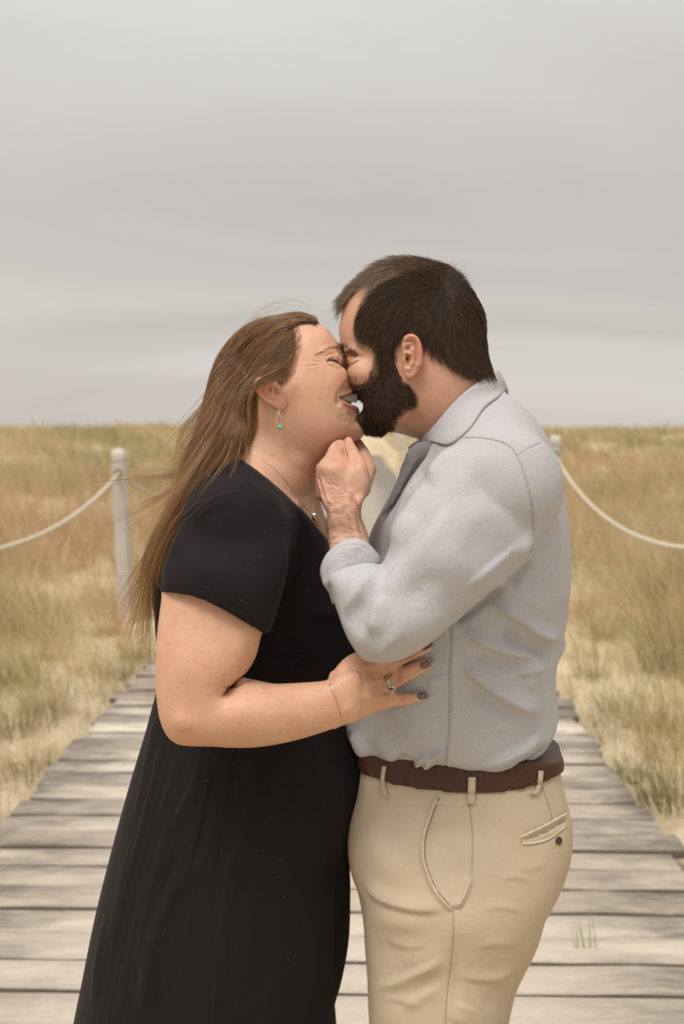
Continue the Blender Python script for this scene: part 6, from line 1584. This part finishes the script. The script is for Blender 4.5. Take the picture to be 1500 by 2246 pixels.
hair('hair_strands', comb(p_, n_, fld_w, 0.05, 8, (0.0, 0.003), 0.08, BVC, clump=6), 0.00016, M['hair_woman'], long_hair)
def wisps(lines, n, spread, y, rad, mat, ysp=0.02, endj=1.0, k=14):
    out = []
    for _ in range(n):
        l = np.array(lines[rng.integers(len(lines))], float)
        l = l + rng.normal(0, spread, 2) + rng.normal(0, spread * 0.45, l.shape) * np.linspace(0.2, 1, len(l))[:, None] * endj
        s_ = smooth_line(l, 6); a, b = rng.uniform(0, 0.35), rng.uniform(0.6, 1.0)
        tt = np.linspace(a, b, k) * (len(s_) - 1); q = np.stack([np.interp(tt, np.arange(len(s_)), s_[:, i]) for i in (0, 1)], 1)
        out.append(P(q[:, 0], q[:, 1], y + rng.normal(0, ysp) + np.linspace(0, rng.normal(0, ysp), k)))
    return hair('loose_strands', out, rad, mat, long_hair)
# hair swept back over the top of the ear
EARW_Y = v0[1]
wisps([[(640,800),(612,822),(585,832),(562,846),(548,872)], [(636,812),(610,829),(584,836),(560,850),(545,880)], [(645,780),(610,812),(575,830),(550,850)]], 420, 2.5, EARW_Y - 0.021, 0.00016, M['hair_woman'], 0.002, 0.6)
wisps([[(560,846),(551,870),(550,900),(548,940)], [(556,850),(547,890),(545,940),(530,975)]], 200, 3, EARW_Y + 0.002, 0.00018, M['hair_woman'], 0.003, 0.5)
wisps([[(700,712),(680,672),(640,656),(595,668),(555,700),(525,745)], [(690,700),(665,668),(620,662),(575,684),(530,735),(500,800)], [(640,690),(600,670),(560,690),(520,740)], [(660,690),(630,672),(590,672),(550,700)]], 40, 6, 0.0, 0.00005, M['fly_hair'])
wisps([[(620,690),(560,705),(520,750),(490,820),(470,890)], [(560,712),(515,765),(485,840),(460,920),(430,1000)]], 110, 6, 0.0, 0.00009, M['fly_hair'])
wisps([[(500,860),(440,905),(405,945),(390,1000),(384,1050)], [(480,900),(425,950),(400,1000),(396,1060)], [(540,840),(470,880),(410,930),(388,985),(386,1040)]], 60, 6, -0.03, 0.00016, M['hair_woman'])
wisps([[(470,930),(400,1010),(375,1080),(370,1140),(345,1200)], [(450,980),(400,1060),(360,1150),(335,1240)], [(440,1000),(385,1080),(368,1130)]], 80, 6, -0.03, 0.00010, M['hair_woman'])
wisps([[(390,1120),(345,1210),(318,1290),(322,1360)], [(380,1150),(340,1240),(325,1300),(318,1350)], [(365,1180),(335,1260),(330,1330),(345,1350)]], 200, 5, -0.05, 0.00015, M['hair_woman'])
wisps([[(370,1200),(340,1250),(305,1275),(245,1285)], [(365,1210),(335,1265),(300,1290),(268,1286)]], 28, 5, -0.05, 0.00010, M['fly_hair'])
wisps([[(400,980),(340,1000),(290,1012),(245,1010)], [(420,1020),(350,1070),(300,1060),(275,1040)], [(400,960),(330,960),(280,975),(255,960)], [(390,1060),(340,1100),(310,1110),(280,1100)]], 20, 14, -0.02, 0.00005, M['fly_hair'], endj=2.0)
# eyebrow and lashes
p_, n_ = pick(wh_g, 300, [(694,776),(706,770),(718,764),(732,761),(742,762),(748,770),(740,770),(728,767),(714,770),(704,777)])
hair('eyebrow', comb(p_, n_, field([(745,766,-0.5,-0.8),(730,764,-1,-0.1),(700,773,-1,0.5)]), 0.006, 4, (0, 0.001), 0.3), 0.00008, M['arm_hair'], woman)
st = []
for t in np.linspace(0, 1, 44):
    x = 718 + 25 * t; y = 792 + 2 * t - 3 * math.sin(math.pi * t); b, n0 = drape_pt(BV_HW, x, y, 0.0); e_ = b + np.array([0.0045 * (0.3 + 0.9 * t), -0.003, -0.0028]) * rng.uniform(0.7, 1.2)
    st.append([b, (b + e_) / 2 + np.array([0, -0.0006, -0.0008]), e_])
hair('eyelashes', st, 0.00016, M['lash'], woman)
# fine down on her forearm
p_, n_ = pick(arm_g, 900, [(520,1500),(700,1500),(745,1560),(700,1600),(540,1630),(460,1600)])
ok = n_[:, 1] < 0.2
hair('arm_hair', comb(p_[ok], n_[ok], field([(500,1560,1,0.5),(700,1550,0.9,0.6)]), 0.007, 4, (0, 0.0012), 0.3), 0.00004, M['fly_hair'], woman)
log('woman hair')
log('done');
